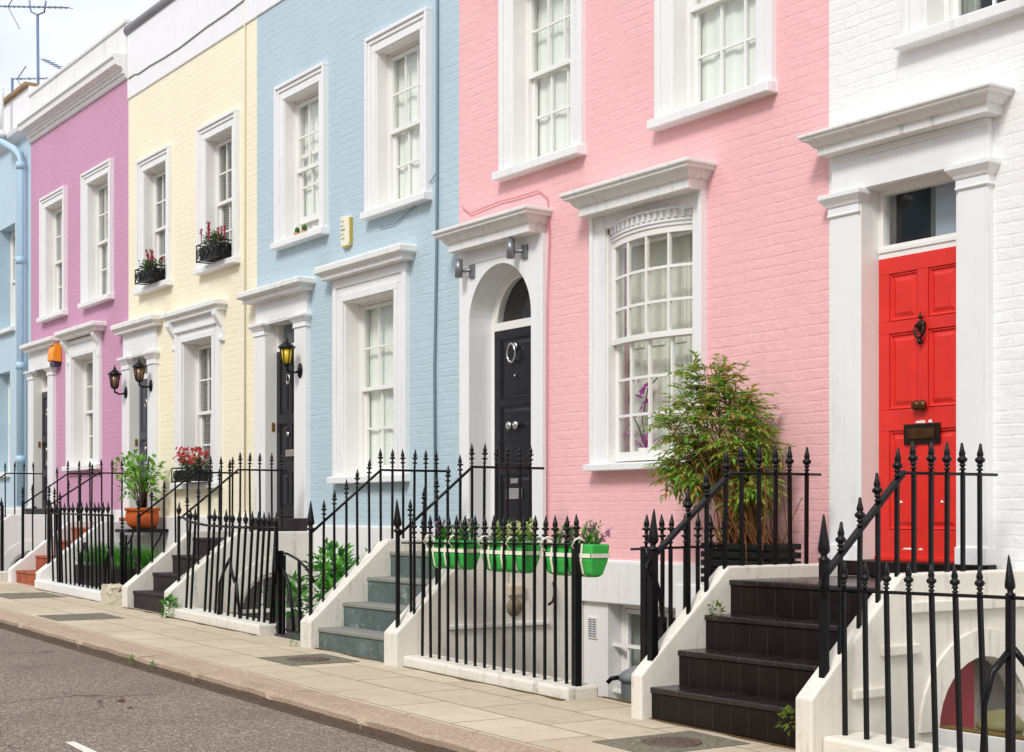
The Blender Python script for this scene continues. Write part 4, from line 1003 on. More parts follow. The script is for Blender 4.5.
def stair_rail(label, x, zc, ps, pf, zfl, plow, zlow, pend, fin, fh, flat=False, r=.0085, post=None, lean=0.):
    "ps: distances of the bars from the house; rail runs level at zfl from pend to pf, then slopes to (plow, zlow); zc(p): coping height"
    def zr(p): return zfl if p <= pf else zfl + (zlow - zfl) * (p - pf) / (plow - pf)
    bars = [(x, -p, zc(p) - .02, zr(p) + .012 + (0 if p > pf else 0)) for p in ps]
    pts = [(x, -plow, zlow), (x, -pf, zfl), (x, -pend, zfl)]
    rb = None; rails = []
    if flat:
        rb = [([pts[0], pts[1]], .022, .016)]
        rails = [([pts[1], pts[2]], .010), ([(x, -plow, zlow), (x + .01, -plow - .05, zlow - .05), (x + .02, -plow - .02, zlow - .12)], .013)]
    else: rails = [(pts, .012)]
    posts = [post] if post else []
    return railing(label, (x, -1.0, zc(1.0)), bars, rails, fin, r, posts, 'stair_railing', 'stair railing', 'black iron railings beside the steps', None, rb, .9)

def cop(S):
    p0, zf, pl, zl = S
    return lambda p: zl if p <= pl else zl + (zf - zl) * (p - pl) / (p0 - pl)
c1 = cop((1.87, .605, 1.15, 1.255)); c2 = cop((1.83, .655, 1.05, 1.36)); c3 = cop((1.73, .76, .95, 1.385)); c4 = cop((1.63, .80, .78, 1.47)); c5 = cop((1.57, .93, .74, 1.56))
xs = -7.115
stair_rail('iron stair railing left of the red door, beside the potted shrub', xs, c1, [1.466, 1.317, 1.16, 1.014, .86, .722, .582, .434], 1.11, 1.85, 1.76, 1.32, .30, FA, .19, True, .0105, (xs, -1.755, c1(1.755) - .03, 1.36, .024, FC))
xs = -5.705
stair_rail('iron stair railing in front of the red door, right side of the black steps', xs, c1, [1.613, 1.465, 1.314, 1.159, 1.018, .874, .736, .596, .444], 1.11, 1.82, 1.73, 1.26, .29, FA, .19, True, .0105, (xs, -1.735, c1(1.735) - .03, 1.33, .02, FC))
xs = -10.2
stair_rail('iron stair railing right of the slate blue steps, in front of the arched door', xs, c2, [1.654, 1.535, 1.419, 1.312, 1.198, 1.083, .967, .84, .732, .612, .501], 1.08, 1.965, 1.77, 1.415, .37, FB, .2, False, .0085, (xs, -1.775, c2(1.775) - .03, 1.44, .013, FC))
xs = -11.72
stair_rail('iron stair railing left of the slate blue steps, under the blue ground floor window', xs, c2, [1.645, 1.533, 1.416, 1.306, 1.186, 1.07, .953, .839, .725, .604, .482], 1.07, 1.975, 1.76, 1.42, .34, FB, .2, False, .0085, (xs, -1.765, c2(1.765) - .03, 1.44, .013, FC))
xs = -15.13
stair_rail('iron stair railing right of the charcoal steps, in front of the tall black door', xs, c3, [1.50, 1.38, 1.26, 1.14, 1.02, .90, .78, .66, .52, .40], .92, 2.06, 1.60, 1.52, .34, FB, .2, False, .0085, (xs, -1.6, c3(1.6) - .03, 1.56, .013, FD))
xs = -16.42
stair_rail('iron stair railing left of the charcoal steps, across the yellow wall', xs, c3, [1.40, 1.26, 1.12, .98, .84, .70, .56, .42], .88, 2.06, 1.58, 1.53, .34, FB, .2, False, .0085, (xs, -1.56, c3(1.56) - .03, 1.58, .016, FB))
xs = -19.96
stair_rail('iron stair railing right of the terracotta steps, before the purple wall', xs, c4, [1.40, 1.22, 1.05, .90, .76, .62, .48], .80, 2.13, 1.46, 1.70, .30, FB, .2, False, .0085, (xs, -1.48, c4(1.48) - .03, 1.76, .02, FB))
xs = -21.27
stair_rail('iron stair railing left of the terracotta steps, against the purple house', xs, c4, [1.3, 1.12, .95, .80, .64, .48], .80, 2.15, 1.42, 1.72, .30, FB, .2, False, .0085, (xs, -1.44, c4(1.44) - .03, 1.76, .016, FB))
xs = -24.4
stair_rail('iron stair railing right of the far left steps, by the sky blue house', xs, c5, [1.25, 1.1, .95, .80, .65, .5, .35], .78, 2.22, 1.38, 1.8, .2, FB, .2, False, .0085, (xs, -1.4, c5(1.4) - .03, 1.85, .016, FB))

# nearest railing, right of the black steps
bx = [-5.605 + .1515 * i for i in range(7)]
bars = [(x, -1.68, zg(x) + .09, 1.192, -.010 - .004 * i, 0.) for i, x in enumerate(bx)] + [(-4.40 + .1515 * i, -1.68, zg(-4.3) + .09, 1.2) for i in range(9)]
railing('nearest iron railing with urn finials, right of the black steps', (-4.55, -1.68, zg(-4.6) + .1), bars, [([(-5.75, -1.68, 1.182), (-5.3, -1.68, 1.184), (-4.55, -1.68, 1.192), (-3.0, -1.68, 1.20)], .010)], FA, .0105, fs=.78, posts=
        [(-4.553, -1.68, zg(-4.6) + .02, 1.195, .017, FC, .78)],
        extras=[([(-4.553, -1.70, .93), (-4.58, -1.78, .84), (-4.595, -1.82, .7), (-4.60, -1.83, .4), (-4.60, -1.83, .2)], .017), ([(-4.553, -1.66, .95), (-4.52, -1.58, .85), (-4.495, -1.52, .72), (-4.49, -1.50, .3)], .017)])
# railing with the green planters
bx = [-10.27 + .1257 * i for i in range(18)]
bars = [(x, -1.66, zg(x) + .07, 1.375) for x in bx if x > -10.2]
railing('iron railing with spear finials carrying three green planters', (-9.1, -1.66, zg(-9.1) + .08), bars, [([(-10.33, -1.66, 1.355), (-9.2, -1.66, 1.37), (-8.0, -1.66, 1.385)], .0085)], FB, .0085, [(-8.02, -1.66, zg(-8) + .06, 1.385, .025, FB)])
# leaning railing with forked stays in front of the blue house
bars = []
for i, x in enumerate([-14.93, -14.80, -14.436, -14.31, -14.17, -14.02, -13.855, -13.70, -13.55, -13.40, -13.26, -13.14, -13.02, -12.885]):
    k = .07 + .012 * i * .3; bars.append((x, -1.60, zg(x) + .08, 1.50 - .004 * i, .12, .0))
xf = -13.855
ex = []
for xc, zt in ((-13.83, 1.10),):
    ex += [([(xc + .03, -1.60, zt + .04), (xc - .05, -1.62, zt - .06), (xc - .13, -1.63, zt - .18), (xc - .15, -1.63, .9), (xc - .19, -1.63, .57)], .016), ([(xc + .03, -1.60, zt + .04), (xc + .10, -1.62, zt - .06), (xc + .2, -1.63, zt - .18), (xc + .25, -1.63, .9), (xc + .33, -1.63, .56)], .016)]
railing('leaning iron railing with a forked stay, right of the charcoal steps', (-13.9, -1.6, zg(-13.9) + .08), bars, [([(-15.04, -1.6, 1.55), (-14.85, -1.6, 1.50), (-14.4, -1.6, 1.465), (-13.6, -1.6, 1.45), (-12.753, -1.6, 1.45)], .014)], FD, .0105,
        [(-12.755, -1.6, 1.05, 1.45, .016, None)], extras=ex)
# the small gate with a sweeping top rail next to it
ex = [([(-12.75, -1.56, 1.22), (-12.6, -1.56, 1.215), (-12.4, -1.56, 1.17), (-12.2, -1.56, 1.09), (-12.06, -1.56, .98)], .012), ([(-12.76, -1.56, 1.12), (-12.84, -1.56, 1.03), (-12.89, -1.56, .9), (-12.89, -1.56, .5)], .018), ([(-12.76, -1.56, 1.12), (-12.66, -1.56, 1.04), (-12.57, -1.56, .92), (-12.5, -1.56, .7), (-12.47, -1.56, .5)], .018)]
railing('small iron gate with a sweeping top rail and hooped foot', (-12.5, -1.56, .47), [(-12.68, -1.56, .47, 1.2), (-12.35, -1.56, .5, 1.16)], [([(-12.88, -1.56, .52), (-12.1, -1.56, .50)], .010)], None, .012, [(-12.76, -1.56, .47, 1.24, .026, None)], 'iron_gate', 'gate', 'small iron gates', ex)
# railing right of the terracotta steps
bars = []
for i, x in enumerate([-19.39, -19.20, -19.02, -18.86, -18.69, -18.53, -18.36, -18.22, -18.03, -17.88, -17.73, -17.6, -17.46, -17.29]):
    bars.append((x, -1.60, zg(x) + .1, 1.575, -.085 + .004 * i, 0.))
ex = []
for xc, zt in ((-18.15, 1.22), (-17.25, 1.16)):
    ex += [([(xc, -1.6, zt), (xc - .09, -1.61, zt - .12), (xc - .13, -1.62, zt - .28), (xc - .14, -1.62, .7)], .018), ([(xc, -1.6, zt), (xc + .10, -1.61, zt - .12), (xc + .15, -1.62, zt - .28), (xc + .17, -1.62, .68)], .018)]
railing('iron railing with hooped stays in front of the lavender trough', (-18.3, -1.6, zg(-18.3) + .1), bars, [([(-19.48, -1.6, 1.585), (-18.3, -1.6, 1.57), (-17.16, -1.6, 1.56)], .013)], FD, .0105, [(-19.12, -1.6, zg(-19.1) + .1, 1.66, .02, FB), (-17.19, -1.6, zg(-17) + .1, 1.57, .018, None)], extras=ex)
# sweeping rail and braces beside the terracotta landing
railing('small iron gate with a curved top rail, beside the rubble pier', (-16.9, -1.5, .55), [(-17.0, -1.5, .6, 1.33), (-16.82, -1.5, .6, 1.3)], [([(-17.2, -1.5, 1.23), (-17.0, -1.5, 1.22), (-16.8, -1.5, 1.12), (-16.6, -1.5, .98)], .012)], None, .011, [(-17.12, -1.5, .6, 1.36, .02, FB)], 'iron_gate', 'gate', 'small iron gates')
# far left railing
bars = [(-24.2 + .16 * i, -1.55, zg(-23) + .1, 1.66) for i in range(15)]
ex = []
for xc in (-22.9,):
    ex += [([(xc, -1.55, 1.3), (xc - .12, -1.56, 1.2), (xc - .17, -1.57, 1.0), (xc - .18, -1.57, .75)], .02), ([(xc, -1.55, 1.3), (xc + .12, -1.56, 1.2), (xc + .17, -1.57, 1.0), (xc + .18, -1.57, .75)], .02)]
railing('far iron railing left of the terracotta steps', (-23.0, -1.55, zg(-23)), bars, [([(-24.25, -1.55, 1.66), (-21.9, -1.55, 1.63)], .012)], FD, .0105, [(-21.9, -1.55, zg(-22), 1.7, .02, None)], extras=ex)
# open gate swung in beside the black steps
gx = -7.245
railing('iron area gate swung open beside the black steps', (gx, -1.2, .4), [(gx, -p, .45 + .0, 1.385) for p in (1.57, 1.50, 1.38, 1.27, 1.16)], [([(gx, -1.82, 1.37), (gx, -1.05, 1.38)], .009), ([(gx, -1.7, .45), (gx, -1.05, .46)], .009)], FB, .010,
        [(gx, -1.70, zg(gx) + .02, 1.385, .026, FB), (gx, -1.05, .4, 1.385, .012, FB)], 'iron_gate', 'gate', 'small iron gates',
        [([(gx + .02, -1.72, 1.38), (gx + .03, -1.66, 1.2), (gx + .02, -1.60, 1.06), (gx + .02, -1.55, .72)], .016), ([(gx + .01, -1.22, 1.12), (gx + .03, -1.16, 1.22), (gx + .05, -1.12, 1.13), (gx + .06, -1.04, 1.1)], .011)])

# ------------------------------------------------------------------ plants
def rnd_dir(): 
    while True:
        v = Vector((R.uniform(-1, 1), R.uniform(-1, 1), R.uniform(-1, 1)))
        if .05 < v.length < 1: return v.normalized()
# heavenly bamboo in a black slatted planter
NX, NY = -7.73, -.36
T = thing('potted_shrub', (NX, NY, 1.10), 'tall bushy shrub with reddening leaves in a black planter beside the bowed window', 'shrub')
m = MB(); PW, PD = .33, .15
for k in range(5):
    z = 1.10 + k * .060
    m.box(NX - PW - .01, NX + PW + .01, NY - PD - .01, NY - PD + .012, z, z + .042); m.box(NX - PW - .01, NX + PW + .01, NY + PD - .012, NY + PD + .01, z, z + .042)
    m.box(NX - PW - .01, NX - PW + .012, NY - PD + .013, NY + PD - .013, z, z + .042); m.box(NX + PW - .012, NX + PW + .01, NY - PD + .013, NY + PD - .013, z, z + .042)
m.box(NX - PW + .02, NX + PW - .02, NY - PD + .02, NY + PD - .02, 1.09, 1.36)
m.build('planter', M['planterblack'], T, .004)
st = MB(); lv = MB()
cen = Vector((NX - .33, NY - .06, 2.13))
for i in range(62):
    b = Vector((NX + R.uniform(-.24, .24), NY + R.uniform(-.1, .1), 1.34))
    # crown shell target
    th = R.uniform(0, math.tau); u = R.uniform(-.42, 1.0)
    rr = math.sqrt(max(0, 1 - u * u)) * R.uniform(.45, 1.0)
    tgt = cen + Vector((math.cos(th) * .55 * rr, math.sin(th) * .32 * rr, u * .56 + .0))
    if tgt.y > -.06: tgt.y = -.06 - R.uniform(0, .1)
    if tgt.x > cen.x + .3: tgt.z += -.12
    mid = b.lerp(tgt, .5) + Vector((R.uniform(-.08, .08), R.uniform(-.06, .04), .12))
    pts = [b, b.lerp(mid, .55) + Vector((R.uniform(-.02, .02),) * 3), mid, mid.lerp(tgt, .6), tgt]
    st.tube(pts, [.009, .008, .006, .004, .002], 5)
    # pinnate sprays along the upper half
    for k in range(R.randint(9, 13)):
        t = R.uniform(.55, 1.0); base = mid.lerp(tgt, (t - .35) / .65) if t > .35 else b.lerp(mid, t / .35)
        d = rnd_dir(); d.z *= .5; d = (d + (base - cen).normalized() * .6).normalized(); L = R.uniform(.10, .2)
        tip = base + d * L + Vector((0, 0, -.03))
        st.tube([base, base.lerp(tip, .5) + Vector((0, 0, .015)), tip], [.002, .0016, .001], 3)
        side = d.cross(Vector((0, 0, 1)));
        if side.length < .1: side = Vector((1, 0, 0))
        side.normalize()
        nl = R.randint(4, 6)
        for q in range(nl):
            f = (q + .6) / nl; c = base.lerp(tip, f)
            for s_ in (-1, 1):
                if R.random() < .12: continue
                lv.leaf(c, d * .6 + side * s_ * R.uniform(.6, 1.0) + Vector((0, 0, R.uniform(-.5, .2))), Vector((R.uniform(-.4, .4), R.uniform(-.4, .4), 1)), R.uniform(.05, .085), R.uniform(.019, .03))
        lv.leaf(tip, d + Vector((0, 0, -.3)), (0, 0, 1), .08, .024)
# bare reddish canes low down
for i in range(30):
    b = Vector((NX + R.uniform(-.3, .3), NY + R.uniform(-.18, .16), 1.34)); e = b + Vector((R.uniform(-.28, .22), R.uniform(-.2, .12), R.uniform(.25, .75)))
    st.tube([b, b.lerp(e, .5) + Vector((R.uniform(-.06, .06), R.uniform(-.04, .04), .05)), e, e + Vector((R.uniform(-.1, .1), R.uniform(-.06, .06), -.05))], [.005, .004, .003, .001], 4)
    for k in range(R.randint(1, 5)):
        c = b.lerp(e, R.uniform(.3, 1)); lv.leaf(c, rnd_dir() + Vector((0, 0, -.4)), (0, 0, 1), R.uniform(.03, .055), .013)
for i in range(14):  # stray twigs reaching to the right and down in front of the planter
    b = Vector((NX + R.uniform(-.3, .35), NY - R.uniform(.1, .2), 1.38)); e = b + Vector((R.uniform(-.3, .4), -R.uniform(0, .12), R.uniform(-.2, .25)))
    st.tube([b, b.lerp(e, .4) + Vector((0, -.03, .1)), e], [.004, .003, .001], 4)
wst = plain('reddish_cane', s2l('8A5A36'), .7, .3, .2, 30, .4)
st.build('stems', wst, T); lv.build('foliage', M['leaf_nandina'], T)
# ledge the planter stands on
m = MB(); m.box(-8.3, -7.2, -.56, -.05, -1.0, 1.083); solo(m, 'planter_ledge', M['white_low'], 'white masonry ledge under the black planter', 'ledge', (-7.75, -.4, .4), None, .01)

def bush(mb, stems, c, rx, ry, rz, n, L, W, up=.3):
    c = Vector(c)
    for i in range(n):
        d = rnd_dir(); k = R.uniform(.25, 1) ** .5
        nn = noise.noise(Vector((d.x * 2.1 + c.x, d.y * 2.1, d.z * 2.1))) * .5 + .85
        p = c + Vector((d.x * rx, d.y * ry, d.z * rz)) * k * nn
        mb.leaf(p, d + Vector((R.uniform(-.6, .6), R.uniform(-.6, .6), up)), (R.uniform(-.6, .6), R.uniform(-.6, .6), 1), L * R.uniform(.7, 1.25), W * R.uniform(.7, 1.2))
def petals(mb, c, r, n=5):
    c = Vector(c); ax = (rnd_dir() + Vector((0, -.8, .6))).normalized(); u = ax.cross(Vector((0, 0, 1))).normalized() if abs(ax.z) < .95 else Vector((1, 0, 0)); w = ax.cross(u)
    for k in range(n):
        t = math.tau * k / n; d = u * math.cos(t) + w * math.sin(t); mb.leaf(c, d + ax * .35, ax, r, r * .8, .1)

# green shrub in the blue house's area
T = thing('shrub', (-12.6, -.9, .1), 'bright green leafy shrub behind the leaning railing', 'shrub')
lv = MB(); st = MB()
for i in range(16):
    b = Vector((-12.6 + R.uniform(-.2, .2), -.9 + R.uniform(-.2, .2), -.5)); e = Vector((-12.6 + R.uniform(-.6, .6), -.95 + R.uniform(-.35, .35), R.uniform(.5, 1.12)))
    st.tube([b, b.lerp(e, .6) + Vector((0, 0, .1)), e], [.012, .008, .003], 5)
    bush(lv, st, e, .24, .22, .22, 60, .11, .06)
bush(lv, st, (-12.65, -.95, .68), .62, .4, .42, 520, .085, .042)
st.build('stems', M['wood'], T); lv.build('foliage', M['leaf_green'], T)

# terracotta pot on the black shelf
m = MB(); m.box(-19.84, -19.36, -.62, -.02, 1.325, 1.37)
SH = solo(m, 'shelf', M['iron'], 'black iron shelf beside the terracotta landing, carrying a pot', 'shelf', (-19.6, -.3, 1.35))
m = MB()
for y in (-.12, -.52): m.tube([(-19.80, y, .95), (-19.70, y, 1.12), (-19.5, y, 1.24), (-19.42, y, 1.32)], .014, 6)
m.build('bracket', M['iron'], SH)
PX_, PY_ = -19.56, -.34
T = thing('potted_plant', (PX_, PY_, 1.372), 'leafy young plant in a round terracotta pot on the black shelf', 'potted plant')
m = MB(); m.lathe([(0, .13), (.05, .19), (.13, .225), (.20, .22), (.24, .21), (.245, .235), (.285, .235), (.285, .2), (.25, .19)], (PX_, PY_, 1.372), 16); m.build('pot', M['terracotta'], T)
m = MB(); m.lathe([(0, .19), (.02, .01)], (PX_, PY_, 1.63), 12); m.build('soil', M['soil'], T)
st = MB(); lv = MB()
for i in range(16):
    b = Vector((PX_ + R.uniform(-.06, .06), PY_ + R.uniform(-.06, .06), 1.63)); e = Vector((PX_ + R.uniform(-.5, .34), PY_ + R.uniform(-.3, .2), R.uniform(1.75, 2.22)))
    if i < 4: e.x = PX_ + R.uniform(.05, .25); e.z = R.uniform(2.1, 2.3)
    st.tube([b, b.lerp(e, .5) + Vector((0, 0, .1)), e], [.008, .006, .003], 5)
    bush(lv, st, e, .12, .10, .13, 15, .10, .06); bush(lv, st, b.lerp(e, .7) + Vector((0, 0, .05)), .08, .08, .1, 9, .065, .038)
m = MB(); m.tube([(PX_ + .05, PY_, 1.63), (PX_ + .12, PY_ + .05, 2.35)], .012, 5); m.build('cane', M['iron'], T)
st.build('stems', M['wood'], T); lv.build('foliage', M['leaf_lime'], T)

# window boxes
def flower_box(label, x0, x1, y0, y1, z0, z1, petal, cut=False, leafd='leaf_dark', nfl=26, tall=.16, solidbox=True, spikes=False):
    T = thing('window_box', ((x0+x1)/2, (y0+y1)/2, z0), label, 'flower box', 'planted window boxes')
    m = MB(); ix0, ix1 = x0 + .03, x1 - .03
    m.box(ix0, ix1, y0 + .03, y1, z0 + .02, z1 - .03); m.build('trough', M['planterblack'], T, .006)
    f = MB()
    for z in (z0 + .012, z1): f.tube([(x0, y1, z), (x0, y0, z), (x1, y0, z), (x1, y1, z)], .008, 4)
    for x in (x0, x1):
        for y in (y0, y1): f.tube([(x, y, z0), (x, y, z1)], .008, 4)
    n = 4
    for k in range(n):
        cx = x0 + (x1 - x0) * (k + .5) / n; zz = (z0 + z1) / 2; r = (z1 - z0) * .22
        f.tube([(cx + r * math.cos(t) * (1 - t * .06), y0 - .003, zz + r * math.sin(t) * (1 - t * .06) * 1.4) for t in [i * .55 for i in range(14)]], .006, 4)
        f.tube([(cx - (x1-x0) / n / 2, y0, z0 + .01), (cx + (x1-x0) / n / 2, y0, z1)], .005, 4)
    for k in range(2):
        cy = y0 + (y1 - y0) * (k + .5) / 2; r = (z1 - z0) * .2
        for xx in (x0, x1): f.tube([(xx, cy + r * math.cos(t), (z0 + z1) / 2 + r * math.sin(t) * 1.4) for t in [i * .7 for i in range(10)]], .006, 4)
    f.build('scroll_frame', M['iron'], T)
    lv = MB(); pt = MB()
    L = x1 - x0
    for k in range(int(L * 34)):
        bush(lv, None, (R.uniform(x0 + .05, x1 - .05), R.uniform(y0 + .04, y1), z1 + R.uniform(-.02, tall * .5)), .07, .06, .07, 22, .045, .024)
    for k in range(nfl):
        c = Vector((R.uniform(x0 + .03, x1 - .03), R.uniform(y0 - .02, y1 - .03), z1 + R.uniform(.02, tall)))
        if spikes:
            hh = R.uniform(.05, .15); sp = MB()
            for q in range(9): petals(sp, c + Vector((R.uniform(-.015, .015), R.uniform(-.015, .015), hh * q / 8)), .022, 3)
            sp.tube([c - Vector((0, 0, .1)), c + Vector((0, 0, hh))], .007, 4)
            sp.build('flower_spike', M[petal], T)
        else: petals(pt, c, .032, 5)
    lv.build('foliage', M[leafd], T)
    if pt.v: pt.build('flowers', M[petal], T)['kind'] = 'stuff'
    return T
flower_box('iron window box of red flowers on the left first floor sill of the yellow house', -20.10, -19.50, -.24, -.02, 4.752, 4.95, 'petal_red', nfl=8, spikes=True)
flower_box('iron window box of red flowers on the right first floor sill of the yellow house', -17.93, -17.31, -.24, -.02, 4.752, 4.97, 'petal_red', nfl=9, spikes=True)
flower_box('black window box overflowing with pink and orange flowers on the yellow ground floor sill', -18.66, -17.86, -.28, -.02, 1.985, 2.17, 'petal_mix', nfl=120, tall=.26)

# green canvas planters on the railing
def green_planter(label, x0, x1, petal, npet, lv_kind):
    T = thing('hanging_planter', ((x0+x1)/2, -1.62, 1.15), label, 'planter', 'green planters hung on the railing')
    y0, y1 = -1.64, -1.53; z0, z1 = 1.165, 1.385
    t = .035
    def sec(x, sx): return x + sx
    m = MB()
    m.loft([[(x0 + .035, y0 + .05, z0), (x1 - .035, y0 + .05, z0), (x1 - .035, y1 - .02, z0), (x0 + .035, y1 - .02, z0)], [(x0 + .015, y0 + .01, z0 + .02), (x1 - .015, y0 + .01, z0 + .02), (x1 - .015, y1, z0 + .02), (x0 + .015, y1, z0 + .02)],
            [(x0, y0 - .01, (z0+z1)/2), (x1, y0 - .01, (z0+z1)/2), (x1, y1 + .03, (z0+z1)/2), (x0, y1 + .03, (z0+z1)/2)], [(x0 - .005, y0, z1), (x1 + .005, y0, z1), (x1 + .005, y1 + .04, z1), (x0 - .005, y1 + .04, z1)]])
    m.build('pouch', M['fabric_green'], T, .012)
    r = MB(); W = .011
    for xx in (x0 + .10, (x0 + x1) / 2, x1 - .10):
        for (ya, za), (yb_, zb) in (((y0 + .046, z0 - .004), (y0 + .004, z0 + .022)), ((y0 + .004, z0 + .022), (y0 - .016, (z0+z1)/2)), ((y0 - .016, (z0+z1)/2), (y0 - .006, z1 + .004))):
            r.quad((xx - W, ya, za), (xx + W, ya, za), (xx + W, yb_, zb), (xx - W, yb_, zb))
    zc = z1 - .075
    r.quad((x0 - .004, y0 - .0165, zc - .014), (x1 + .004, y0 - .0165, zc - .014), (x1 + .004, y0 - .0165, zc + .014), (x0 - .004, y0 - .0165, zc + .014))
    r.quad((x1 + .008, y0 - .012, zc - .014), (x1 + .008, y1 + .035, zc - .014), (x1 + .012, y1 + .035, zc + .014), (x1 + .012, y0 - .012, zc + .014))
    r.build('webbing', M['ribbon'], T)
    for xx in (x0 + .06, x1 - .12):
        h = MB(); h.tube([(xx - .02, y0 - .02, z1 - .05), (xx - .02, -1.70, z1 - .01), (xx, -1.69, z1 + .03), (xx + .02, -1.665, z1 + .045), (xx + .03, -1.63, z1 + .02)], .007, 5)
        h.build('strap', M['ribbon'], T)
    lv = MB(); pt = MB()
    for k in range(46):
        b = Vector((R.uniform(x0 + .03, x1 - .05), R.uniform(y0 + .05, y1), z1 - .02)); e = b + Vector((R.uniform(-.06, .09), R.uniform(-.04, .08), R.uniform(.04, .17)))
        for q in range(16): lv.leaf(b.lerp(e, R.random()), (e - b).normalized() + rnd_dir() * .8, (0, 0, 1), R.uniform(.025, .05), .012)
        if R.random() < npet:
            for q in range(6): petals(pt, e + Vector((R.uniform(-.01, .01), R.uniform(-.01, .01), R.uniform(-.04, .02))), .02, 3)
    lv.build('foliage', M[lv_kind], T); pt.build('flowers', M[petal], T)['kind'] = 'stuff'
green_planter('green canvas planter of mauve flowers, leftmost on the railing by the arched door', -9.97, -9.43, 'petal_purple', .4, 'leaf_green')
green_planter('green canvas planter of small white and yellow flowers, between the other two', -9.20, -8.66, 'petal_white', .6, 'leaf_lime')
green_planter('green canvas planter of mauve sprigs, at the right end post of its railing', -8.42, -7.88, 'petal_purple', .4, 'leaf_green')

# lavender trough behind the hooped railing
T = thing('trough_planter', (-18.0, -1.3, .5), 'black trough of tufted green lavender behind the hooped railing', 'planter')
m = MB(); m.box(-19.0, -16.75, -1.44, -1.1, .3, .93); m.build('trough', M['planterblack'], T, .01)
lv = MB()
for k in range(900):
    b = Vector((R.uniform(-18.95, -16.8), R.uniform(-1.42, -1.12), .92)); lv.leaf(b, (R.uniform(-.35, .35), R.uniform(-.35, .35), 1), (0, 1, .1), R.uniform(.16, .34), .026, .1)
lv.build('foliage', M['leaf_green'], T)
# weeds
def weed(label, c, n, s, mat='leaf_green'):
    m = MB(); bush(m, None, c, s, s * .6, s * 1.1, n, .05 * s / .1, .03 * s / .1)
    tag(m.build('weed', M[mat], None, 0, c), label, 'weed', 'weeds growing along the walls')
weed('bright green weed at the foot of the charcoal steps', (-15.0, -1.76, zg(-15) + .10), 90, .12)
weed('withered weed at the right foot of the black steps', (-5.86, -1.84, .47), 60, .07, 'leaf_moss')
weed('small weed growing in the corner of the third black step', (-7.0, -1.33, .98), 70, .06, 'leaf_moss')
weed('tiny weed at the left foot of the slate blue steps', (-11.82, -1.88, zg(-11.8) + .02), 30, .05)
weed('left of two tufts of grass in the gutter', (-11.72, -3.36, zg(-11.7) - .03), 24, .045)
weed('right of two tufts of grass in the gutter', (-11.28, -3.36, zg(-11.3) - .03), 26, .05)

# orchid on the pink window sill, inside
T = thing('orchid', (-9.45, .12, 2.1), 'magenta orchid standing inside the bowed window', 'orchid')
m = MB(); m.lathe([(0, .05), (.1, .07), (.1, .055), (.06, .05)], (-9.45, .12, 2.02), 12); m.build('pot', M['pots'], T)
m = MB(); m.tube([(-9.45, .12, 2.1), (-9.5, .12, 2.35), (-9.42, .11, 2.6), (-9.3, .11, 2.68)], .006, 5); m.tube([(-9.45, .12, 2.1), (-9.55, .12, 2.3), (-9.62, .11, 2.4)], .006, 5); m.build('stem', M['leaf_dark'], T)
m = MB()
for k in range(7): petals(m, (-9.47 + R.uniform(-.06, .08), .10, 2.40 + .05 * k * .9), .05, 5)
m.build('flowers', M['petal_orchid'], T)
m = MB()
for k in range(10): petals(m, (-9.62 + R.uniform(-.1, .06), .10, 2.16 + R.uniform(0, .22)), .03, 5)
for k in range(6): m.leaf((-9.45, .12, 2.1), (R.uniform(-1, 1), R.uniform(-.4, .2), .5), (0, 0, 1), .2, .05)
m.build('spray', M['petal_purple'], T)
# little pots on the open blue window's sill
for i, (x, s_, lab) in enumerate(((-15.62, 1.0, 'small cactus pot on the left blue upper sill, the left of two'), (-15.44, .9, 'small brown pot on the left blue upper sill, the right of two'))):
    T = thing('cactus_pot', (x, .03, 4.76), lab, 'pot', 'pots on the blue sill')
    m = MB(); m.lathe([(0, .03 * s_), (.05, .042 * s_), (.05, .034 * s_)], (x, .03, 4.757), 10); m.build('pot', M['ceramic'], T)
    m = MB(); m.lathe([(0, .02), (.03, .032), (.06, .024), (.075, .004)], (x, .03, 4.80), 9); m.build('cactus', M['leaf_dark'], T)

# ------------------------------------------------------------------ wall fittings
def wall_lamp(label, x, z, amber, arm=.17, base_dx=.0):
    T = thing('wall_lamp', (x, -.05, z), label, 'wall lamp', 'black lantern wall lamps'); I = M['iron']
    m = MB(); m.lathe([(-.03, .03), (-.02, .055), (0, .06)], (x, -.055, z - .04), 12, 1, 1.5, 'y')
    yl = -.06 - arm
    m.tube([(x, -.07, z - .05), (x, -.07 - arm * .5, z - .07), (x, yl, z - .04), (x, yl, z + .0)], .014, 6); m.build('bracket', I, T)
    b = MB(); b.lathe([(0, .02), (.01, .045), (.02, .05), (.03, .05)], (x, yl, z), 6)
    for k in range(6):
        t = math.tau * k / 6; b.tube([(x + .05 * math.cos(t), yl + .05 * math.sin(t), z + .03), (x + .075 * math.cos(t), yl + .075 * math.sin(t), z + .20)], .006, 4)
    b.lathe([(.195, .08), (.205, .10), (.22, .098), (.27, .04), (.285, .02), (.30, .024), (.32, .008), (.36, .002)], (x, yl, z), 6); b.build('lantern', I, T)
    g = MB(); g.lathe([(.03, .044), (.19, .068)], (x, yl, z), 6); g.build('lamp_glass', M['bulb'] if amber else M['bulbclear'], T)
    return T
wall_lamp('black lantern with amber panes beside the tall black door', -15.36, 3.24, True)
wall_lamp('black lantern left of the yellow house doorway', -20.95, 3.36, False)
wall_lamp('black lantern right of the yellow house doorway', -19.97, 3.39, False)
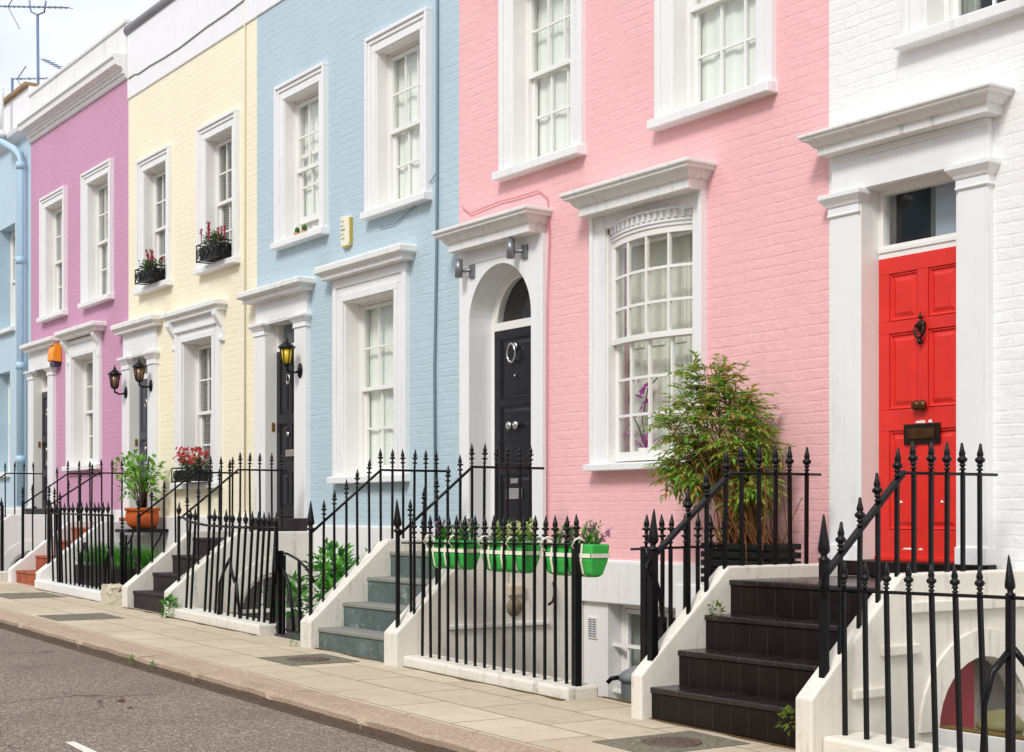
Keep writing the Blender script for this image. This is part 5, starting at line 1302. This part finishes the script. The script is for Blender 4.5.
def spot(label, x, z):
    T = thing('spotlight', (x, -.1, z), label, 'wall light', 'grey twin wall lights over the arched door')
    m = MB(); m.box(x + .04, x + .12, -.075, -.045, z - .07, z + .05); m.tube([(x + .07, -.07, z), (x, -.12, z)], .02, 6); m.build('bracket', M['steelgrey'], T, .004)
    m = MB(); m.lathe([(-.085, .025), (-.085, .038), (.085, .038), (.085, .025)], (x - .01, -.15, z + .02), 14); m.build('barrel', M['steelgrey'], T)
spot('grey cylinder light at the upper left of the arched doorway', -11.86, 3.86); spot('grey cylinder light at the upper right of the arched doorway', -11.0, 3.92)
# alarm boxes
T = thing('alarm_box', (-14.30, -.05, 4.62), 'narrow cream alarm box with faded print on the blue wall', 'alarm box', 'alarm boxes')
m = MB(); m.prism([(-14.42, 4.50), (-14.39, 4.46), (-14.25, 4.46), (-14.24, 4.50), (-14.24, 4.77), (-14.42, 4.79)], 'y', -.05, .004); m.build('case', M['alarm'], T, .008)
m = MB(); m.box(-14.239, -14.225, -.036, .0, 4.47, 4.76); m.box(-14.40, -14.26, -.04, .0, 4.445, 4.458); m.build('rim', M['ochre'], T, .002)
m = MB()
for k in range(5):
    z = 4.535 + k * .047
    for q in range(R.randint(2, 3)):
        x = -14.395 + q * .028; m.box(x, x + R.uniform(.012, .024), -.0525, -.051, z, z + R.uniform(.008, .02))
m.build('faded_print', M['mark'], T)
T = thing('alarm_box', (-24.1, -.06, 4.15), 'bright orange alarm box beside the dark purple house door', 'alarm box', 'alarm boxes')
m = MB(); m.prism([(-.004, 4.02), (-.13, 4.03), (-.15, 4.05), (-.15, 4.16), (-.10, 4.32), (-.004, 4.33)], 'x', -24.33, -24.05); m.build('case', M['orange'], T, .01)
m = MB(); m.box(-24.31, -24.07, -.12, -.0, 3.955, 4.022); m.build('base', M['navyplastic'], T, .01)
# cables and pipes
def cable(label, pts, r, mat, cat='cable', name='cable'):
    m = MB(); m.tube(pts, r, 6); return solo(m, name, M[mat], label, cat, pts[0])
cable('grey cable running down the blue wall beside the pink house', [(-12.47, -.02, 7.5), (-12.47, -.02, 5.2), (-12.48, -.02, 4.2), (-12.52, -.02, 3.0), (-12.50, -.02, 1.5)], .014, 'greypipe')
cable('thin pipe running down the yellow wall near the blue house', [(-16.96, -.015, 8.45), (-16.96, -.015, 5.5), (-16.96, -.015, 1.6)], .011, 'cablewhite', 'pipe', 'pipe')
cable('thin grey cable slung under the right blue upper window', [(-12.49, -.02, 4.9), (-12.6, -.02, 4.84), (-12.9, -.02, 4.65), (-13.3, -.02, 4.54), (-13.6, -.02, 4.55)], .005, 'greypipe')
pts = [(-20.95, -.03, 7.84), (-20.7, -.03, 7.845), (-20.55, -.03, 7.815), (-20.1, -.03, 7.82), (-19.6, -.03, 7.80), (-19.0, -.03, 7.795), (-18.6, -.03, 7.81), (-18.1, -.03, 7.83), (-17.5, -.03, 7.83), (-16.95, -.03, 7.85)]
cable('thin cable sagging across the white parapet of the yellow house', pts, .008, 'cablegrey')
cable('thin pink cable looped over the arched door hood', [(-12.02, -.02, 4.50), (-11.88, -.02, 4.41), (-11.37, -.02, 4.44), (-11.16, -.02, 4.43), (-10.76, -.02, 4.43), (-10.63, -.02, 4.34), (-10.60, -.02, 4.0), (-10.625, -.03, 3.4), (-10.625, -.03, 1.4)], .006, 'cablepink')
T = thing('drainpipe', (-25.9, -.1, 2.4), 'pale blue drainpipe with a white upper pipe on the sky blue house', 'drainpipe')
m = MB(); m.tube([(-26.62, -.26, 8.16), (-26.60, -.24, 8.05), (-26.2, -.14, 7.86), (-25.93, -.12, 7.72), (-25.90, -.12, 7.5), (-25.90, -.12, 1.7)], .065, 10)
for z in (7.52, 5.9, 4.1, 2.5): m.tube([(-25.9, -.12, z - .06), (-25.9, -.12, z + .06)], .08, 10)
m.build('lower_pipe', M['bluepipe'], T)
m = MB(); m.tube([(-26.63, -.26, 8.16), (-26.63, -.26, 9.0)], .06, 10); m.tube([(-26.63, -.26, 8.12), (-26.63, -.26, 8.24)], .085, 10); m.build('upper_pipe', M['white'], T)
# aerials
def aerial(label, base, top, b0, b1, elems, refl=None, cradle=False):
    T = thing('aerial', base, label, 'aerial', 'television aerials on the roofs')
    m = MB(); m.tube([base, top], .03, 6); m.build('mast', M['aerial'], T)
    b0, b1 = Vector(b0), Vector(b1); m = MB(); m.tube([b0, b1], .011, 5); d = (b1 - b0).normalized(); s = d.cross(Vector((0, 0, 1))).normalized()
    n = elems
    for i in range(n):
        c = b0.lerp(b1, (i + .5) / n); m.tube([c - s * .14, c + s * .14], .006, 4); m.lathe([(-.02, .008), (0, .02), (.02, .008)], c, 6)
    m.build('boom', M['aerial'], T)
    if refl:
        r = MB(); c = b0.lerp(b1, refl)
        for sg in (1, -1): r.tube([c, c + Vector((.18 - .55 * (1 if sg > 0 else -1) * .2, 0, 0)) + Vector((.25, .1, .42 * sg - .2))], .014, 4)
        r.build('reflector', M['aerial'], T)
    if cradle:
        r = MB(); t = Vector(top); u = d * .6; r.tube([t - u + Vector((0, 0, .3)), t - u * .8 + Vector((0, 0, .06)), t, t + u * .8 + Vector((0, 0, .06)), t + u + Vector((0, 0, .3))], .018, 5); r.build('cradle', M['aerial'], T)
    return T
aerial('tall aerial with a long boom on a high mast above the purple house', (-31.85, 2, 8.3), (-31.95, 2, 12.15), (-34.9, 2, 13.15), (-29.85, 2, 11.72), 14, .15, True)
aerial('lower aerial on a short mast at the left, above the sky blue house', (-33.8, 2, 8.3), (-33.8, 2, 11.23), (-33.8, 2, 11.23), (-30.6, 2, 10.48), 5, .12)
aerial('small aerial boom half hidden behind the purple parapet', (-30.15, 2, 8.3), (-30.15, 2, 10.5), (-31.57, 2, 11.12), (-30.1, 2, 10.52), 6)
# area fittings on the side wall of the slate blue steps
xw = -10.13
T = thing('gas_valve', (xw, -.69, .85), 'round brass valve under a beige cover on the side wall of the slate blue steps', 'valve')
m = MB(); m.lathe([(0, .075), (.02, .072), (.024, .05), (.03, .045)], (xw, -.72, .82), 14, axis='x'); m.build('dial', M['dull'], T)
m = MB(); m.box(xw, xw + .035, -.79, -.62, .91, 1.01); m.build('cover', M['beige'], T, .03)
m = MB(); m.box(xw, xw + .03, -1.36, -.38, .665, .70); solo(m, 'ledge', M['white_low'], 'thin white ledge on the side wall of the slate blue steps', 'ledge', (xw, -.8, .68), None, .006)
m = MB(); m.tube([(xw + .03, -.34, 1.02), (xw + .03, -.33, .92), (xw + .05, -.36, .86), (xw + .04, -.40, .83)], .012, 6); solo(m, 'waste_pipe', M['bronze'], 'short dark waste pipe below the right hand green planter', 'pipe', (xw, -.36, .9))
m = MB(); m.box(-10.06, -9.94, -.012, .004, .54, .72)
for i in range(8):
    for j in range(2): m.mat(1); m.box(-10.05 + j * .055, -10.05 + j * .055 + .045, -.016, -.011, .555 + i * .02, .565 + i * .02); 
solo(m, 'air_vent', [M['white_low'], M['steelgrey']], 'small grey louvred air vent on the white pink-house basement wall', 'air vent', (-10, 0, .6))
# bins
T = thing('dustbin', (-8.2, -.9, -.9), 'grey lidded dustbin in the pink house area behind the black steps', 'bin', 'bins')
m = MB(); m.lathe([(0, .16), (1.25, .19), (1.26, .19)], (-8.2, -.9, -.85), 18); m.build('body', M['bin'], T)
m = MB(); m.lathe([(0, .205), (.03, .205), (.06, .18), (.10, .10), (.115, .02)], (-8.2, -.9, .41), 18); m.build('lid', M['bin'], T)
m = MB(); m.tube([(-8.33, -1.05, .43), (-8.37, -1.09, .42), (-8.39, -1.11, .39)], .018, 6); m.build('handle', M['iron'], T)
T = thing('dustbin', (-5.2, -.85, -.9), 'olive round bin lid behind the mossy inner wall', 'bin', 'bins')
m = MB(); m.lathe([(0, .1), (1.2, .12)], (-5.24, -.86, -.78), 18); m.build('body', M['olive'], T)
m = MB(); m.lathe([(0, .13), (.02, .132), (.05, .115), (.09, .07), (.105, .01)], (-5.24, -.86, .42), 18); m.build('lid', M['olive'], T)
# manhole covers
def manhole(label, x0, x1, p0, p1, lid=True):
    xm, ym = (x0 + x1) / 2, -(p0 + p1) / 2
    T = thing('manhole_cover', (xm, ym, zg(xm)), label, 'manhole cover', 'access covers in the pavement')
    m = MB(); m.box(x0, x1, -p1, -p0, -.03, .0045, True); m.build('patch', M['patch'], T)
    if lid:
        m = MB(); r = .17
        m.lathe([(-.01, r), (.0095, r), (.0095, r - .018), (.007, r - .02), (.007, r - .03), (.0085, r - .035), (.0085, .01)], (xm, ym, zg(xm)), 26)
        for k in range(12):
            t = math.tau * k / 12; m.lathe([(0, .012), (.013, .012)], (xm + .1 * math.cos(t), ym + .1 * math.sin(t), zg(xm)), 6)
        for k in range(6):
            t = math.tau * k / 6; m.lathe([(0, .012), (.013, .012)], (xm + .05 * math.cos(t), ym + .05 * math.sin(t), zg(xm)), 6)
        o = m.build('lid', M['manhole'], T)
manhole('round iron cover in a dark patch, just below the black steps', -6.60, -6.10, 1.90, 2.62)
manhole('round iron cover in a dark patch, just below the slate blue steps', -11.18, -10.55, 1.92, 2.52)
manhole('dark plain patch in the pavement below the charcoal steps', -15.8, -15.1, 2.2, 2.9, False)
manhole('dark plain patch in the pavement below the terracotta steps', -19.1, -18.2, 1.8, 2.5, False)

# ------------------------------------------------------------------ the terrace across the street (seen only as reflections)
YO = -16.2
protos = []
for ci, (wm, dm) in enumerate((('whitebrick', 'doorblack'), ('paleblue', 'doornavy'), ('yellow', 'red'), ('pink', 'doorblack'), ('whitebrick', 'doornavy'))):
    T = thing('terraced_house', (0, YO, 0), 'pastel terraced house on the far side of the street', 'house', 'terrace across the street')
    m = MB(); m.box(-2.3, 2.3, YO - 7, YO, -1.2, 8.3); m.build('wall', M[wm], T)
    m = MB(); m.box(-2.3, 2.3, YO, YO + .22, 7.6, 7.85); m.box(-2.3, 2.3, YO, YO + .06, -1.2, .9); m.build('cornice', M['white'], T)
    for wx, wz, wh in ((-1.1, 4.6, 1.75), (1.1, 4.6, 1.75), (.9, 1.9, 1.9)):
        f = MB(); ring(f, wx - .66, wx + .66, wz - .1, wz + wh + .2, .2, YO, YO + .09); f.box(wx - .47, wx + .47, YO + .003, YO + .05, wz + wh * .48, wz + wh * .53); f.box(wx - .012, wx + .012, YO + .004, YO + .04, wz, wz + wh)
        fo = f.build('window', M['white'], T)
        g = MB(); g.quad((wx - .47, YO + .02, wz), (wx + .47, YO + .02, wz), (wx + .47, YO + .02, wz + wh), (wx - .47, YO + .02, wz + wh)); g.build('pane', M['room'], fo)
    m = MB(); ring(m, -1.85, -.55, 1.1, 3.9, .22, YO, YO + .1); m.moulding(-1.9, -.5, slab_profile(3.9, 4.1, .25)); 
    m2 = MB(); m2.box(-1.63, -.77, YO, YO + .03, 1.1, 3.2); 
    o = m2.build('door', M[dm], T)
    protos.append(T)
def clone(o, parent=None):
    c = o.copy(); COL.objects.link(c); c.parent = parent
    for ch_ in list(o.children): clone(ch_, c)
    return c
k = 0
for i in range(22):
    x = 8.0 - 4.6 * i; src = protos[i % 5]
    o = src if i < 5 else clone(src)
    o.location = (x, YO, zg(x))

# ------------------------------------------------------------------ camera, light, sky
cam = bpy.data.cameras.new('camera'); co = bpy.data.objects.new('camera', cam); COL.objects.link(co); scene.camera = co
th = math.atan(1027 / 1500)
co.location = (0, -D_CAM, 1.6); co.rotation_euler = (math.radians(90), 0, math.radians(90) - th)
cam.sensor_width = 36; cam.lens = 1500 / 1024 * 36; cam.shift_y = (512 - 376) / 1024; cam.clip_start = .05; cam.clip_end = 8000

EL, AZ_ = math.radians(43), math.radians(152)     # sun azimuth clockwise from +Y
W = bpy.data.worlds.new('World'); scene.world = W; W.use_nodes = True; t = W.node_tree
bg = t.nodes['Background']; sky = t.nodes.new('ShaderNodeTexSky'); sky.sky_type = 'NISHITA'; sky.sun_disc = False
sky.sun_elevation = EL; sky.sun_rotation = AZ_; sky.air_density = 1.; sky.dust_density = 2.
tc = t.nodes.new('ShaderNodeTexCoord'); nz = t.nodes.new('ShaderNodeTexNoise'); nz.inputs['Scale'].default_value = 3.2; nz.inputs['Detail'].default_value = 7; nz.inputs['Roughness'].default_value = .6
mp = t.nodes.new('ShaderNodeMapping'); mp.inputs['Scale'].default_value = (1, 1, 2.2); t.links.new(tc.outputs['Generated'], mp.inputs[0]); t.links.new(mp.outputs[0], nz.inputs['Vector'])
mr = t.nodes.new('ShaderNodeMapRange'); mr.inputs[1].default_value = .33; mr.inputs[2].default_value = .58; mr.inputs[3].default_value = .72; mr.inputs[4].default_value = .98; t.links.new(nz.outputs['Fac'], mr.inputs[0])
mx = t.nodes.new('ShaderNodeMix'); mx.data_type = 'RGBA'; t.links.new(mr.outputs[0], mx.inputs[0]); t.links.new(sky.outputs[0], mx.inputs[6]); mx.inputs[7].default_value = (5.7, 5.8, 6.0, 1)
t.links.new(mx.outputs[2], bg.inputs['Color']); bg.inputs['Strength'].default_value = .12
sun = bpy.data.lights.new('sun', 'SUN'); so = bpy.data.objects.new('sun', sun); COL.objects.link(so)
sun.energy = 1.5; sun.angle = math.radians(14); sun.color = (1, .975, .94)
d = Vector((math.sin(AZ_) * math.cos(EL), math.cos(AZ_) * math.cos(EL), math.sin(EL)))
so.rotation_euler = d.to_track_quat('Z', 'Y').to_euler(); so.location = (0, -20, 20)
vs = scene.view_settings; vs.view_transform = 'Standard'; vs.look = 'None'; vs.exposure = .60; vs.gamma = 1.; vs.use_curve_mapping = False
scene.cycles.max_bounces = 8; scene.cycles.transparent_max_bounces = 12
